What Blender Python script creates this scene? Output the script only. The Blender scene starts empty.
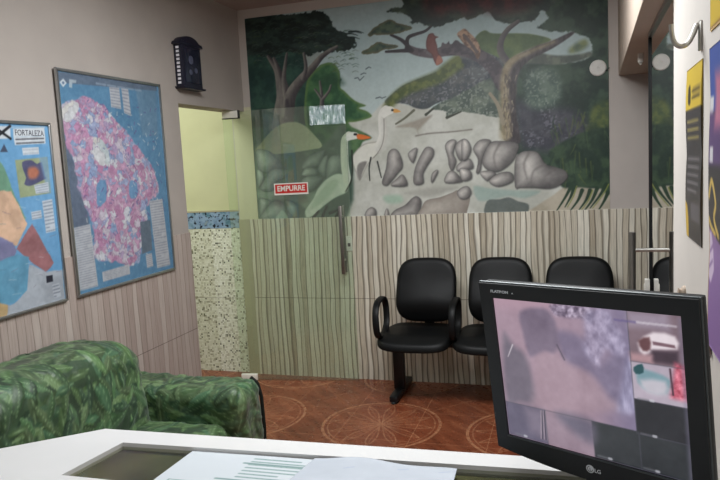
import bpy, bmesh, math, random
import numpy as np
from mathutils import Matrix, Vector
random.seed(7)
C = bpy.context.scene.collection
PI = math.pi
TRACE={'mural':{'border':[(-2.236,2.659),(-1.657,2.655),(-1.582,2.655),(0.235,2.635),(0.217,1.214),(0.172,1.199),(-0.592,1.196),(-2.232,1.2)],
 'canopy':[(-2.256,2.668),(-1.885,2.661),(-1.657,2.661),(-1.621,2.637),(-1.579,2.591),(-1.567,2.549),(-1.517,2.51),(-1.482,2.479),(-1.418,2.452),(-1.412,2.431),(-1.427,2.412),(-1.407,2.393),(-1.467,2.369),(-1.563,2.372),(-1.629,2.378),(-1.689,2.384),(-1.752,2.363),(-1.827,2.384),(-1.903,2.406),(-1.981,2.4),(-2.046,2.378),(-2.101,2.39),(-2.179,2.412),(-2.267,2.421)],
 'mass':[(-2.265,2.456),(-1.826,2.398),(-1.781,2.38),(-1.771,2.295),(-1.712,2.262),(-1.696,2.274),(-1.665,2.292),(-1.604,2.3),(-1.561,2.275),(-1.535,2.218),(-1.54,2.122),(-1.626,1.948),(-1.647,1.61),(-2.33,1.645)],
 'bush':[(-1.797,2.144),(-1.745,2.237),(-1.696,2.274),(-1.665,2.292),(-1.604,2.3),(-1.561,2.275),(-1.535,2.218),(-1.54,2.129),(-1.505,2.091),(-1.456,2.039),(-1.413,2.008),(-1.356,1.98),(-1.408,1.966),(-1.351,1.941),(-1.317,1.904),(-1.369,1.884),(-1.443,1.872),(-1.503,1.862),(-1.525,1.744),(-1.68,1.697),(-1.815,1.869)],
 'gap':[(-1.781,2.38),(-1.689,2.384),(-1.661,2.354),(-1.742,2.279),(-1.773,2.268)],
 'mound':[(-2.226,1.699),(-2.172,1.769),(-2.102,1.838),(-2.018,1.89),(-1.922,1.905),(-1.838,1.878),(-1.772,1.817),(-1.701,1.72),(-1.795,1.697),(-2.033,1.681)],
 'ground_left':[(-2.239,1.744),(-1.952,1.698),(-1.701,1.72),(-1.511,1.856),(-1.55,1.182),(-2.284,1.178)],
 'water_left':[(-2.232,1.41),(-2.013,1.409),(-1.8,1.386),(-1.74,1.355),(-1.855,1.271),(-1.9,1.302),(-2.018,1.335),(-2.204,1.349)],
 'rocks':[([(-2.225,1.714),(-2.152,1.717),(-2.089,1.684),(-2.038,1.616),(-1.985,1.569),(-2.057,1.573),(-2.14,1.547),(-2.204,1.565),(-2.225,1.618)],0),([(-2.168,1.504),(-2.106,1.568),(-2.041,1.572),(-1.988,1.536),(-2.006,1.504),(-2.072,1.478),(-2.117,1.413),(-2.199,1.416),(-2.195,1.468)],0),([(-2.229,1.566),(-2.188,1.557),(-2.175,1.512),(-2.204,1.461),(-2.23,1.447)],0),([(-1.867,1.563),(-1.822,1.641),(-1.758,1.673),(-1.68,1.69),(-1.699,1.627),(-1.726,1.578),(-1.788,1.567)],0),([(-1.87,1.513),(-1.843,1.562),(-1.781,1.566),(-1.743,1.543),(-1.753,1.507),(-1.808,1.503)],0),([(-1.881,1.469),(-1.832,1.504),(-1.769,1.508),(-1.708,1.491),(-1.75,1.435),(-1.799,1.401),(-1.838,1.402)],0),([(-1.742,1.564),(-1.699,1.634),(-1.66,1.646),(-1.674,1.54),(-1.693,1.49),(-1.736,1.528)],0),([(-1.671,1.597),(-1.629,1.644),(-1.569,1.641),(-1.542,1.59),(-1.554,1.512),(-1.654,1.488),(-1.685,1.483)],0),([(-2.229,1.342),(-2.179,1.356),(-2.132,1.324),(-2.186,1.266),(-2.224,1.2)],0),([(-2.019,1.32),(-1.978,1.334),(-1.925,1.295),(-1.916,1.192),(-1.964,1.193)],0),([(-2.216,1.199),(-2.186,1.266),(-2.124,1.324),(-2.082,1.337),(-2.043,1.321),(-2,1.246),(-1.964,1.193)],0),([(-2.101,1.196),(-2.073,1.24),(-2.039,1.262),(-2.004,1.194)],1),([(-1.24,1.414),(-1.268,1.436),(-1.234,1.532),(-1.214,1.636),(-1.177,1.668),(-1.142,1.652),(-1.116,1.582),(-1.119,1.534),(-1.149,1.501),(-1.21,1.434)],2),([(-1.204,1.412),(-1.158,1.459),(-1.114,1.485),(-1.089,1.408)],2),([(-1.039,1.419),(-1.027,1.522),(-0.973,1.629),(-0.936,1.668),(-0.895,1.652),(-0.897,1.604),(-0.942,1.539),(-0.972,1.485),(-0.975,1.42)],2),([(-1.072,1.628),(-1.006,1.665),(-1.039,1.564)],2),([(-0.919,1.428),(-0.909,1.482),(-0.874,1.508),(-0.871,1.488),(-0.905,1.428)],2),([(-0.812,1.667),(-0.777,1.705),(-0.736,1.696),(-0.76,1.617),(-0.741,1.562),(-0.771,1.496),(-0.79,1.531),(-0.795,1.585)],2),([(-0.745,1.643),(-0.723,1.689),(-0.675,1.706),(-0.65,1.671),(-0.665,1.612),(-0.714,1.561)],2),([(-0.737,1.495),(-0.736,1.528),(-0.694,1.56),(-0.646,1.571),(-0.628,1.51),(-0.696,1.493)],2),([(-0.822,1.417),(-0.806,1.478),(-0.771,1.496),(-0.738,1.474),(-0.706,1.419)],2),([(-0.696,1.694),(-0.662,1.698),(-0.638,1.637),(-0.667,1.572),(-0.7,1.574)],2),([(-0.716,1.507),(-0.649,1.491),(-0.644,1.437),(-0.705,1.426)],2),([(-0.624,1.636),(-0.576,1.693),(-0.504,1.682),(-0.559,1.586),(-0.582,1.487),(-0.609,1.475),(-0.593,1.561)],2),([(-0.567,1.547),(-0.517,1.663),(-0.445,1.678),(-0.329,1.652),(-0.364,1.549),(-0.451,1.481),(-0.523,1.484)],2),([(-0.583,1.474),(-0.51,1.484),(-0.478,1.456),(-0.525,1.425),(-0.545,1.419)],2),([(-0.525,1.411),(-0.478,1.456),(-0.405,1.472),(-0.367,1.451),(-0.375,1.405),(-0.467,1.375)],2),([(-0.356,1.371),(-0.352,1.535),(-0.318,1.592),(-0.261,1.602),(-0.204,1.586),(-0.161,1.513),(-0.106,1.49),(-0.038,1.461),(-0.026,1.416),(-0.07,1.372),(-0.14,1.349),(-0.234,1.359),(-0.324,1.363)],2),([(-1.214,1.195),(-1.183,1.236),(-1.11,1.269),(-1.057,1.316),(-1.021,1.329),(-0.994,1.3),(-1.004,1.231),(-1.028,1.183),(-1.15,1.179)],2),([(-1.406,1.193),(-1.389,1.242),(-1.351,1.263),(-1.322,1.24),(-1.332,1.191)],2),([(-1.266,1.189),(-1.241,1.252),(-1.229,1.188)],2),([(-1.007,1.175),(-0.989,1.251),(-0.952,1.299),(-0.86,1.316),(-0.77,1.347),(-0.735,1.359),(-0.655,1.322),(-0.679,1.208),(-0.694,1.174)],3),([(-0.742,1.346),(-0.707,1.378),(-0.666,1.384),(-0.647,1.342),(-0.676,1.303),(-0.723,1.304)],2)],
 'egret_body':[(-1.865,1.242),(-1.847,1.278),(-1.795,1.342),(-1.752,1.413),(-1.678,1.482),(-1.599,1.515),(-1.54,1.498),(-1.513,1.439),(-1.531,1.376),(-1.625,1.336),(-1.722,1.274),(-1.788,1.218),(-1.852,1.197)],
 'egret_wing':[(-1.816,1.27),(-1.738,1.384),(-1.656,1.46),(-1.595,1.464),(-1.613,1.408),(-1.695,1.331),(-1.776,1.276)],
 'egret_neck':[(-1.493,1.785),(-1.525,1.751),(-1.533,1.674),(-1.535,1.568),(-1.523,1.461)],
 'egret_head':[(-1.523,1.772),(-1.484,1.801),(-1.44,1.799),(-1.419,1.78),(-1.428,1.756),(-1.473,1.748),(-1.51,1.744)],
 'egret_beak':[(-1.433,1.784),(-1.382,1.777),(-1.332,1.755),(-1.384,1.746),(-1.428,1.752)],
 'egret_line':[(-1.477,1.671),(-1.479,1.566),(-1.493,1.46),(-1.539,1.383)],
 'egret_legs':[[(-1.796,1.203),(-1.755,1.246)],[(-1.73,1.201),(-1.69,1.28)],[(-1.67,1.229),(-1.607,1.249)],[(-1.626,1.199),(-1.601,1.234)]],
 'egret2_body':[(-1.48,1.615),(-1.439,1.676),(-1.378,1.715),(-1.304,1.724),(-1.238,1.734),(-1.264,1.659),(-1.325,1.607),(-1.372,1.553),(-1.429,1.457),(-1.456,1.515)],
 'egret2_tail':[(-1.448,1.522),(-1.43,1.577),(-1.37,1.588),(-1.403,1.52),(-1.429,1.457)],
 'egret2_neck':[(-1.213,1.945),(-1.24,1.913),(-1.244,1.831),(-1.241,1.762),(-1.277,1.681)],
 'egret2_head':[(-1.251,1.913),(-1.227,1.953),(-1.184,1.963),(-1.149,1.943),(-1.158,1.917),(-1.201,1.9),(-1.231,1.885)],
 'egret2_beak':[(-1.16,1.942),(-1.135,1.939),(-1.108,1.92),(-1.143,1.915),(-1.161,1.92)],
 'egret2_edge':[(-1.231,1.878),(-1.237,1.761),(-1.263,1.68),(-1.317,1.613)],
 'egret2_legs':[[(-1.339,1.615),(-1.356,1.538),(-1.355,1.454)],[(-1.293,1.584),(-1.27,1.471)]],
 'ground':[(-1.511,1.856),(-1.391,1.889),(-1.316,1.918),(-1.225,1.993),(-1.126,1.986),(-1.008,1.949),(-0.636,1.888),(-0.375,1.869),(-0.254,1.602),(-0.009,1.363),(0.222,1.322),(0.22,1.181),(-0.592,1.178),(-1.551,1.175)],
 'shade_tri':[(-1.148,1.817),(-1.019,1.849),(-0.893,1.881),(-0.943,1.83),(-0.994,1.78),(-0.989,1.752),(-1.021,1.802)],
 'diag':[(-1.147,1.838),(-1.082,1.874),(-1.016,1.923)],
 'ridge_line':[(-1.01,1.747),(-0.912,1.758),(-0.775,1.759),(-0.627,1.766)],
 'hill':[(-1.218,1.989),(-1.158,2.049),(-1.071,2.102),(-0.951,2.138),(-0.847,2.169),(-0.792,2.203),(-0.709,2.254),(-0.623,2.264),(-0.494,2.232),(-0.399,2.178),(-0.405,1.936),(-0.632,1.986),(-0.835,1.963),(-0.926,1.926),(-1.002,1.936),(-1.077,1.972)],
 'hill_edge':[(-1.211,1.992),(-1.158,2.049),(-1.071,2.102),(-0.951,2.138),(-0.847,2.169),(-0.785,2.209),(-0.709,2.254)],
 'hill2':[(-0.934,1.89),(-0.884,1.933),(-0.766,1.984),(-0.631,2.038),(-0.53,2.088),(-0.401,2.102),(-0.395,1.851),(-0.597,1.869),(-0.696,1.889),(-0.791,1.86),(-0.797,1.9),(-0.878,1.916)],
 'tips':[[(-0.934,1.887),(-0.877,1.926)],[(-0.791,1.857),(-0.696,1.889)]],
 'foliage_mid':[(-0.7,2.317),(-0.575,2.317),(-0.493,2.251),(-0.398,2.204),(-0.402,1.819),(-0.44,1.854),(-0.564,2.046),(-0.652,2.177)],
 'yellow_hill':[(-0.587,2.351),(-0.567,2.387),(-0.52,2.407),(-0.47,2.382),(-0.324,2.367),(-0.218,2.349),(-0.108,2.306),(-0.177,2.276),(-0.289,2.244),(-0.385,2.203),(-0.474,2.243),(-0.557,2.29)],
 'trunk':[(-0.419,1.683),(-0.426,1.898),(-0.428,2.034),(-0.412,2.148),(-0.36,2.213),(-0.27,2.248),(-0.189,2.277),(-0.096,2.299),(0.013,2.339),(0.025,2.323),(-0.079,2.26),(-0.159,2.224),(-0.234,2.194),(-0.298,2.137),(-0.326,2.057),(-0.336,1.892),(-0.321,1.749),(-0.317,1.657)],
 'branch_r':[(-0.253,2.209),(-0.178,2.192),(-0.08,2.173),(0.041,2.174),(0.124,2.19)],
 'branch_l':[(-0.386,2.19),(-0.425,2.264),(-0.417,2.333),(-0.374,2.397),(-0.31,2.44)],
 'limb':[(-1.039,2.345),(-0.978,2.313),(-0.869,2.289),(-0.801,2.298),(-0.714,2.299),(-0.622,2.277),(-0.533,2.223),(-0.47,2.16),(-0.415,2.052)],
 'limb_bump':[(-0.814,2.31),(-0.806,2.354),(-0.779,2.345),(-0.759,2.362),(-0.746,2.341),(-0.712,2.364),(-0.673,2.334),(-0.621,2.316),(-0.623,2.264),(-0.809,2.283)],
 'twigs':[[(-1.025,2.337),(-1.065,2.388),(-1.105,2.418),(-1.153,2.443)],[(-1.039,2.352),(-1.044,2.386),(-1.029,2.417),(-0.98,2.431),(-0.917,2.444),(-0.875,2.472)],[(-1.012,2.326),(-1.095,2.331),(-1.194,2.335)]],
 'clumps':[[(-1.316,2.468),(-1.278,2.497),(-1.212,2.53),(-1.155,2.546),(-1.1,2.517),(-1.039,2.497),(-0.998,2.473),(-1.054,2.459),(-1.125,2.447),(-1.209,2.45),(-1.266,2.456),(-1.302,2.446)],[(-1.362,2.351),(-1.306,2.379),(-1.247,2.407),(-1.184,2.387),(-1.108,2.366),(-1.144,2.35),(-1.2,2.349),(-1.258,2.334),(-1.352,2.334)],[(-1.173,2.601),(-1.116,2.624),(-1.053,2.636),(-1.031,2.814),(-0.046,2.708),(-0.117,2.498),(-0.166,2.492),(-0.191,2.451),(-0.235,2.432),(-0.329,2.433),(-0.392,2.437),(-0.454,2.469),(-0.491,2.518),(-0.549,2.512),(-0.622,2.488),(-0.667,2.5),(-0.734,2.482),(-0.815,2.469),(-0.896,2.474),(-0.963,2.505),(-1.031,2.509),(-1.003,2.525),(-1.036,2.555),(-1.07,2.582)]],
 'red':[(-0.915,2.664),(-0.893,2.552),(-0.812,2.53),(-0.732,2.552),(-0.614,2.519),(-0.549,2.537),(-0.39,2.499),(-0.233,2.524),(-0.17,2.59),(-0.417,2.646),(-0.806,2.695)],
 'dark_right':[(-0.113,2.705),(0.258,2.679),(0.245,1.321),(0.149,1.306),(0.052,1.303),(-0.021,1.344),(-0.032,1.448),(-0.093,1.503),(-0.155,1.532),(-0.204,1.599),(-0.317,1.657),(-0.322,1.929),(-0.306,2.087),(-0.241,2.157),(-0.148,2.161),(-0.044,2.145),(0.094,2.162),(0.136,2.201),(0.114,2.289),(0.031,2.334),(-0.053,2.346),(-0.125,2.367),(-0.193,2.387),(-0.124,2.437),(-0.141,2.489)],
 'bush_pale':[(-0.261,2.102),(-0.18,2.132),(-0.082,2.098),(-0.047,2.001),(-0.073,1.909),(-0.154,1.865),(-0.248,1.885),(-0.283,1.99)],
 'patch_y':[[(-0,2.233),(0.042,2.266),(0.096,2.284),(0.113,2.252),(0.077,2.219),(0.011,2.207)],[(0.132,1.843),(0.227,1.898),(0.226,1.731),(0.154,1.673),(0.087,1.646)],[(0.057,1.616),(0.178,1.69),(0.225,1.637),(0.223,1.512),(0.115,1.467)]],
 'base_purple':[(-0.342,1.931),(-0.185,1.886),(0.03,1.851),(0.118,1.707),(-0.066,1.591),(-0.223,1.6),(-0.317,1.657)],
 'trunk_root':[(-0.501,1.995),(-0.451,1.913),(-0.422,1.794)],
 'ledge':[(-1.091,1.359),(-0.906,1.386),(-0.741,1.38),(-0.839,1.343),(-0.951,1.319),(-1.07,1.344)],
 'mint':[(-1.258,1.337),(-1.142,1.34),(-1.13,1.291),(-1.232,1.287)],
 'gray_pool':[(-0.546,1.163),(-0.542,1.278),(-0.456,1.288),(-0.397,1.299),(-0.339,1.271),(-0.269,1.242),(-0.316,1.157)],
 'pool2':[(-0.626,1.382),(-0.52,1.364),(-0.357,1.344),(-0.197,1.332),(-0.293,1.289),(-0.397,1.306),(-0.522,1.284),(-0.602,1.287)],
 'sand':[(-0.316,1.157),(-0.231,1.228),(-0.115,1.302),(-0.027,1.358),(0.113,1.339),(0.245,1.321),(0.244,1.168)],
 'blades':[[(0.004,1.369),(-0.035,1.293),(-0.099,1.191)],[(0.016,1.356),(-0.004,1.292),(-0.042,1.222)],[(0.065,1.328),(0.039,1.264),(-0.011,1.195)],[(0.113,1.326),(0.088,1.263),(0.044,1.2)],[(0.156,1.337),(0.125,1.262),(0.075,1.192)],[(0.21,1.361),(0.173,1.292),(0.112,1.21)],[(0.221,1.309),(0.197,1.253),(0.16,1.19)]],
 'parrot':[(-0.906,2.397),(-0.891,2.422),(-0.864,2.425),(-0.851,2.408),(-0.828,2.395),(-0.849,2.385),(-0.84,2.345),(-0.835,2.299),(-0.816,2.264),(-0.807,2.231),(-0.845,2.211),(-0.865,2.243),(-0.876,2.283),(-0.909,2.319),(-0.914,2.359)],
 'parrot_tail':[(-0.836,2.273),(-0.816,2.264),(-0.807,2.231),(-0.845,2.211),(-0.851,2.235)],
 'owl':[(-0.704,2.401),(-0.677,2.424),(-0.65,2.431),(-0.618,2.399),(-0.581,2.356),(-0.556,2.303),(-0.558,2.245),(-0.578,2.228),(-0.603,2.282),(-0.654,2.325),(-0.679,2.36)],
 'gulls':[[(-1.426,2.174),(-1.404,2.178),(-1.391,2.157),(-1.36,2.182)],[(-1.381,2.197),(-1.359,2.205),(-1.344,2.201)],[(-1.343,2.231),(-1.32,2.243),(-1.306,2.235)],[(-1.281,2.025),(-1.252,2.031),(-1.238,2.022),(-1.209,2.03)]]},
 'map_large':{'frame':[(2.579,2.075),(3.408,2.103),(3.405,1.018),(2.61,1)],
 'strip':[(2.591,2.072),(3.407,2.097),(3.405,2.052),(2.597,2.022)],
 'logo':[(2.626,2.025),(2.652,2.044),(2.672,2.025),(2.646,2.004)],
 'logo2':[(2.692,2.046),(2.74,2.046),(2.737,2.032),(2.71,2.029),(2.706,2.005),(2.686,2.008)],
 'land':[(2.614,1.872),(2.633,1.915),(2.677,1.941),(2.733,1.955),(2.785,1.968),(2.855,1.954),(2.929,1.934),(2.985,1.886),(3.036,1.842),(3.097,1.802),(3.151,1.754),(3.215,1.7),(3.265,1.655),(3.314,1.597),(3.334,1.539),(3.322,1.453),(3.239,1.418),(3.205,1.375),(3.202,1.291),(3.14,1.185),(3.099,1.096),(2.993,1.09),(2.891,1.128),(2.799,1.143),(2.745,1.187),(2.759,1.286),(2.737,1.388),(2.703,1.45),(2.684,1.515),(2.674,1.588),(2.657,1.661),(2.624,1.755)],
 'white1':[(2.607,1.871),(2.647,1.92),(2.711,1.944),(2.743,1.922),(2.708,1.872),(2.649,1.841)],
 'white2':[(2.829,1.769),(2.888,1.76),(2.926,1.699),(2.926,1.643),(2.854,1.633),(2.809,1.684)],
 'blue1':[(2.818,1.538),(2.889,1.556),(2.875,1.454),(2.803,1.433)],
 'blue2':[(3.076,1.538),(3.137,1.536),(3.134,1.453),(3.072,1.451)],
 'dark':[(2.599,1.811),(2.629,1.746),(2.674,1.636),(2.709,1.489),(2.731,1.344),(2.617,1.336),(2.603,1.519)],
 'dark2':[(3.14,1.314),(3.234,1.316),(3.228,1.145),(3.132,1.135)],
 'boxes':[[(2.621,1.336),(2.738,1.343),(2.752,1.027),(2.621,1.028)],[(2.791,1.092),(3.012,1.098),(3.012,1.044),(2.792,1.041)],[(3.24,1.424),(3.368,1.427),(3.391,1.032),(3.26,1.035)],[(3.163,1.125),(3.22,1.129),(3.224,1.053),(3.166,1.051)],[(2.983,2.04),(3.064,2.04),(3.065,1.927),(2.984,1.933)],[(3.081,2.039),(3.14,2.039),(3.145,1.895),(3.087,1.908)]],
 'block':[(3.206,2.067),(3.393,2.068),(3.382,1.792),(3.228,1.789)]},
 'map_small':{'frame':[(1.965,1.811),(2.508,1.834),(2.515,1.015),(1.853,0.993)],
 'band':[(1.963,1.792),(2.505,1.816),(2.504,1.807),(1.962,1.788)],
 'logo_box':[(2.215,1.805),(2.304,1.809),(2.299,1.755),(2.212,1.752)],
 'title':[(2.318,1.798),(2.498,1.809),(2.499,1.771),(2.316,1.762)],
 'title2':[(2.316,1.762),(2.499,1.771),(2.497,1.737),(2.319,1.728)],
 'tri':[(2.235,1.698),(2.261,1.732),(2.277,1.698)],
 'box1':[(2.356,1.716),(2.452,1.721),(2.451,1.689),(2.358,1.685)],
 'inset':[(2.31,1.664),(2.498,1.676),(2.499,1.511),(2.315,1.5)],
 'inset_land':[(2.348,1.655),(2.389,1.663),(2.411,1.659),(2.433,1.645),(2.464,1.653),(2.473,1.59),(2.484,1.58),(2.458,1.572),(2.409,1.556),(2.373,1.549),(2.346,1.559),(2.361,1.585),(2.349,1.62)],
 'inset_core':[(2.377,1.624),(2.419,1.632),(2.44,1.609),(2.418,1.583),(2.378,1.584)],
 'boxes':[[(2.402,1.552),(2.488,1.562),(2.487,1.516),(2.408,1.512)],[(2.439,1.478),(2.501,1.483),(2.502,1.335),(2.443,1.332)],[(2.368,1.434),(2.427,1.438),(2.428,1.402),(2.369,1.399)]],
 'green':[(1.951,1.705),(2.203,1.686),(2.243,1.644),(2.266,1.58),(2.289,1.51),(2.336,1.41),(2.306,1.396),(2.267,1.511),(1.925,1.517)],
 'orange':[(1.93,1.555),(2.27,1.532),(2.304,1.466),(2.338,1.384),(2.269,1.295),(2.177,1.32),(1.904,1.367)],
 'red':[(2.367,1.385),(2.418,1.289),(2.472,1.189),(2.418,1.158),(2.337,1.215),(2.262,1.283)],
 'purple':[(1.908,1.397),(2.181,1.349),(2.25,1.311),(2.267,1.278),(2.239,1.23),(1.886,1.236)],
 'teal':[(1.89,1.262),(2.166,1.242),(2.209,1.252),(2.265,1.261),(2.329,1.238),(2.297,1.097),(2.219,1.056),(1.865,1.086)],
 'gray':[(2.324,1.208),(2.418,1.156),(2.517,1.149),(2.517,1.01),(1.852,0.989),(1.864,1.075),(2.219,1.051),(2.297,1.097)],
 'ochre':[(1.871,1.124),(2.143,1.072),(2.187,1.054),(2.175,1.009),(1.858,1.03)],
 'square':[(2.415,1.138),(2.455,1.136),(2.454,1.106),(2.414,1.106)],
 'label':[(2.445,1.091),(2.49,1.092),(2.494,1.029),(2.449,1.029)]},
 'mon':{'outer':[(-0.1944,0.1679),(0.1985,0.1607),(0.2002,-0.1198),(0.0004,-0.1803),(-0.1939,-0.1677)],
 'screen':[(-0.1685,0.1406),(0.1685,0.1325),(0.169,-0.1327),(-0.1683,-0.1402)],
 'cells':[(0.0852,0.1327),(0.0842,-0.0726),(-0.1715,-0.0631),(-0.078,-0.0696),(0.0064,-0.0714),(0.0895,-0.079),(0.0823,0.0554),(0.0865,-0.0074)],
 'dark_shape':[(-0.1155,0.1128),(-0.0642,0.1298),(-0.0557,0.0908),(-0.0403,0.0366),(-0.0977,-0.0059),(-0.1133,-0.06),(-0.1613,-0.0611),(-0.1608,0.018)],
 'plant':[(0.0104,0.1329),(0.0779,0.132),(0.0866,0.0635),(0.0792,0.0176),(0.0251,0.0428),(-0.0018,0.0503)],
 'top_dark':[(-0.0555,0.1306),(-0.0335,0.1389),(0.0064,0.1325),(0.0004,0.1128),(-0.033,0.1053),(-0.0453,0.1079)],
 'blue_r':[(0.0779,0.132),(0.0884,0.1294),(0.0854,-0.057),(0.0389,-0.0599),(0.0537,0.0206),(0.0713,0.0537)],
 'white_l':[(0.0988,0.0835),(0.1245,0.1048),(0.1573,0.1019),(0.1591,0.0812),(0.1224,0.076),(0.1076,0.0629)],
 'teal':[(0.0952,0.039),(0.1196,0.0394),(0.1458,0.0295),(0.1375,0.0064),(0.1101,0.0047),(0.0934,0.0164)],
 'teal2':[(0.0883,0.0415),(0.1031,0.0498),(0.1041,0.0353),(0.091,0.0309)],
 'red':[(0.1544,0.0594),(0.1721,0.0553),(0.1697,-0.0015),(0.1438,0.0004)],
 'stripes':[(-0.0924,-0.077),(-0.0859,-0.0756),(-0.0854,-0.1357),(-0.0938,-0.1291)],
 'logo':[(-0.0031,-0.1585)],
 'logot':[(0.0097,-0.1605)],
 'flat':[(-0.1742,0.1489)],
 'flat_end':[(-0.1188,0.1455)],
 'seat':[(-0.1143,0.1139),(-0.0659,0.1251),(-0.0471,0.1087),(-0.0433,0.0864),(-0.0426,0.0614),(-0.0542,0.0445),(-0.0725,0.0456),(-0.0982,0.0314),(-0.107,0.0358),(-0.113,0.0732)],
 'left_dark':[(-0.1577,0.0628),(-0.1376,0.0483),(-0.113,0.0301),(-0.1028,-0.0166),(-0.0992,-0.0573),(-0.1354,-0.0648),(-0.1661,-0.066)],
 'path':[(-0.0918,0.0323),(-0.0543,0.0436),(-0.0278,0.0292),(0.0082,0.017),(0.0407,-0.0172),(0.0561,-0.0398),(-0.099,-0.0734),(-0.0997,-0.0257)],
 'right_shade':[(-0.0433,0.0864),(0.0052,0.079),(0.0233,0.0329),(0.0733,0.0624),(0.0733,-0.0369),(0.0476,-0.0381),(0.0211,0.0103),(-0.0278,0.0292),(-0.0419,0.0546)],
 'clutter':[(-0.0502,0.1333),(-0.0119,0.1368),(0.0262,0.1338),(0.0237,0.1076),(0.0041,0.1142),(-0.0191,0.1126),(-0.0464,0.1156)],
 'fronds':[(0.0141,0.124),(0.0502,0.1361),(0.0685,0.1042),(0.0824,0.0722),(0.0644,0.0568),(0.0438,0.0646),(0.03,0.034),(0.0169,0.0363),(0.0039,0.0566),(0.0084,0.0883)],
 'drape':[(0.0736,0.0411),(0.0813,0.0594),(0.0964,0.0448),(0.0947,-0.028),(0.056,-0.0407),(0.0634,-0.0039)],
 'stick':[(-0.0461,0.0609),(-0.0343,0.0351)],
 'glint':[(-0.1387,0.0482),(-0.1518,0.0233)]},
 'right':{'p1':[(1.792,1.745),(1.568,1.749),(1.554,1.354),(1.784,1.353)],
 'p1_yellow':[(1.792,1.745),(1.568,1.749),(1.565,1.656),(1.79,1.65)],
 'p1_fig':[(1.749,1.703),(1.717,1.705),(1.708,1.666),(1.748,1.667)],
 'p1_gold':[(1.785,1.402),(1.751,1.429),(1.717,1.384),(1.732,1.352),(1.784,1.35)],
 'p2':[(1.46,1.75),(1.244,1.754),(1.214,1.175),(1.436,1.173)],
 'p3':[(1.466,1.783),(1.246,1.789),(1.251,1.877),(1.47,1.882)],
 'edge':[(2.085,1.946),(2.083,1.172)],
 'hook':[(1.583,1.824),(1.581,1.767)],
 'knob':[(1.894,1.194)],
 'mark':[(1.485,1.189),(1.425,1.178)]}}
WINX0, WINX1, BASEZ = -2.515, -1.905, .9205

# ----------------------------------------------------------------- helpers
def lin(c):
    c = np.asarray(c, float) / 255.0
    return np.where(c <= 0.04045, c / 12.92, ((c + 0.055) / 1.055) ** 2.4)

def rgba(c):
    return tuple(float(v) for v in lin(c)) + (1.0,)

class NT:
    def __init__(s, name):
        s.m = bpy.data.materials.new(name); s.m.use_nodes = True
        s.t = s.m.node_tree; s.t.nodes.clear()
        s.out = s.n('ShaderNodeOutputMaterial')
    def n(s, typ, **kw):
        x = s.t.nodes.new(typ)
        for k, v in kw.items(): setattr(x, k, v)
        return x
    def link(s, a, b): s.t.links.new(a, b)
    def put(s, sock, v):
        if isinstance(v, bpy.types.NodeSocket): s.link(v, sock)
        else: sock.default_value = v
    def math(s, op, a, b=0.0, c=0.0, clamp=False):
        x = s.n('ShaderNodeMath', operation=op, use_clamp=clamp)
        for i, v in enumerate((a, b, c)): s.put(x.inputs[i], v)
        return x.outputs[0]
    def pos(s):
        g = s.n('ShaderNodeNewGeometry'); x = s.n('ShaderNodeSeparateXYZ'); s.link(g.outputs['Position'], x.inputs[0])
        return x.outputs
    def vec(s, x, y, z):
        v = s.n('ShaderNodeCombineXYZ')
        for i, k in enumerate((x, y, z)): s.put(v.inputs[i], k)
        return v.outputs[0]
    def noise(s, v=None, scale=5, detail=3, rough=.5):
        x = s.n('ShaderNodeTexNoise')
        if v is not None: s.link(v, x.inputs['Vector'])
        x.inputs['Scale'].default_value = scale; x.inputs['Detail'].default_value = detail; x.inputs['Roughness'].default_value = rough
        return x.outputs['Fac']
    def ramp(s, f, stops, interp='LINEAR'):
        x = s.n('ShaderNodeValToRGB'); x.color_ramp.interpolation = interp
        e = x.color_ramp.elements
        while len(e) < len(stops): e.new(.5)
        for i, (p_, c) in enumerate(stops):
            e[i].position = p_; e[i].color = rgba(c) if not np.isscalar(c) else (c, c, c, 1)
        s.link(f, x.inputs[0]); return x.outputs[0]
    def mix(s, f, a, b, blend='MIX'):
        x = s.n('ShaderNodeMix', data_type='RGBA', blend_type=blend)
        s.put(x.inputs[0], f); s.put(x.inputs[6], a); s.put(x.inputs[7], b)
        return x.outputs[2]
    def bsdf(s, col, rough=.6, spec=.5, metal=0.0, bump=None, bstr=.2, bdist=.01, coat=0.0, **kw):
        b = s.n('ShaderNodeBsdfPrincipled')
        s.put(b.inputs['Base Color'], col); s.put(b.inputs['Roughness'], rough)
        b.inputs['Specular IOR Level'].default_value = spec; b.inputs['Metallic'].default_value = metal
        b.inputs['Coat Weight'].default_value = coat
        if bump is not None:
            q = s.n('ShaderNodeBump'); q.inputs['Strength'].default_value = bstr; q.inputs['Distance'].default_value = bdist
            s.link(bump, q.inputs['Height']); s.link(q.outputs[0], b.inputs['Normal'])
        s.link(b.outputs[0], s.out.inputs[0]); s.b = b
        return s.m

def plain(name, col, rough=.6, spec=.5, metal=0.0, var=.06, scale=30, bstr=.05, coat=0.0):
    t = NT(name); f = t.noise(scale=scale, detail=4)
    c0 = [v * (1 - var) for v in col]; c1 = [min(255, v * (1 + var)) for v in col]
    co = t.n('ShaderNodeTexCoord'); nz = t.n('ShaderNodeTexNoise')
    t.link(co.outputs['Object'], nz.inputs['Vector']); nz.inputs['Scale'].default_value = scale
    c = t.ramp(nz.outputs['Fac'], [(.3, c0), (.7, c1)])
    return t.bsdf(c, rough, spec, metal, bump=nz.outputs['Fac'], bstr=bstr, bdist=.002, coat=coat)

def wallpaint(name, col, rough=.75):
    t = NT(name); p = t.pos(); v = t.vec(p[0], p[1], p[2])
    a = t.noise(v, 1.6, 4, .6); b = t.noise(v, 60, 2)
    c = t.ramp(a, [(.3, [x * .955 for x in col]), (.7, [min(255, x * 1.03) for x in col])])
    return t.bsdf(c, rough, .3, bump=b, bstr=.12, bdist=.002)

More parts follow.
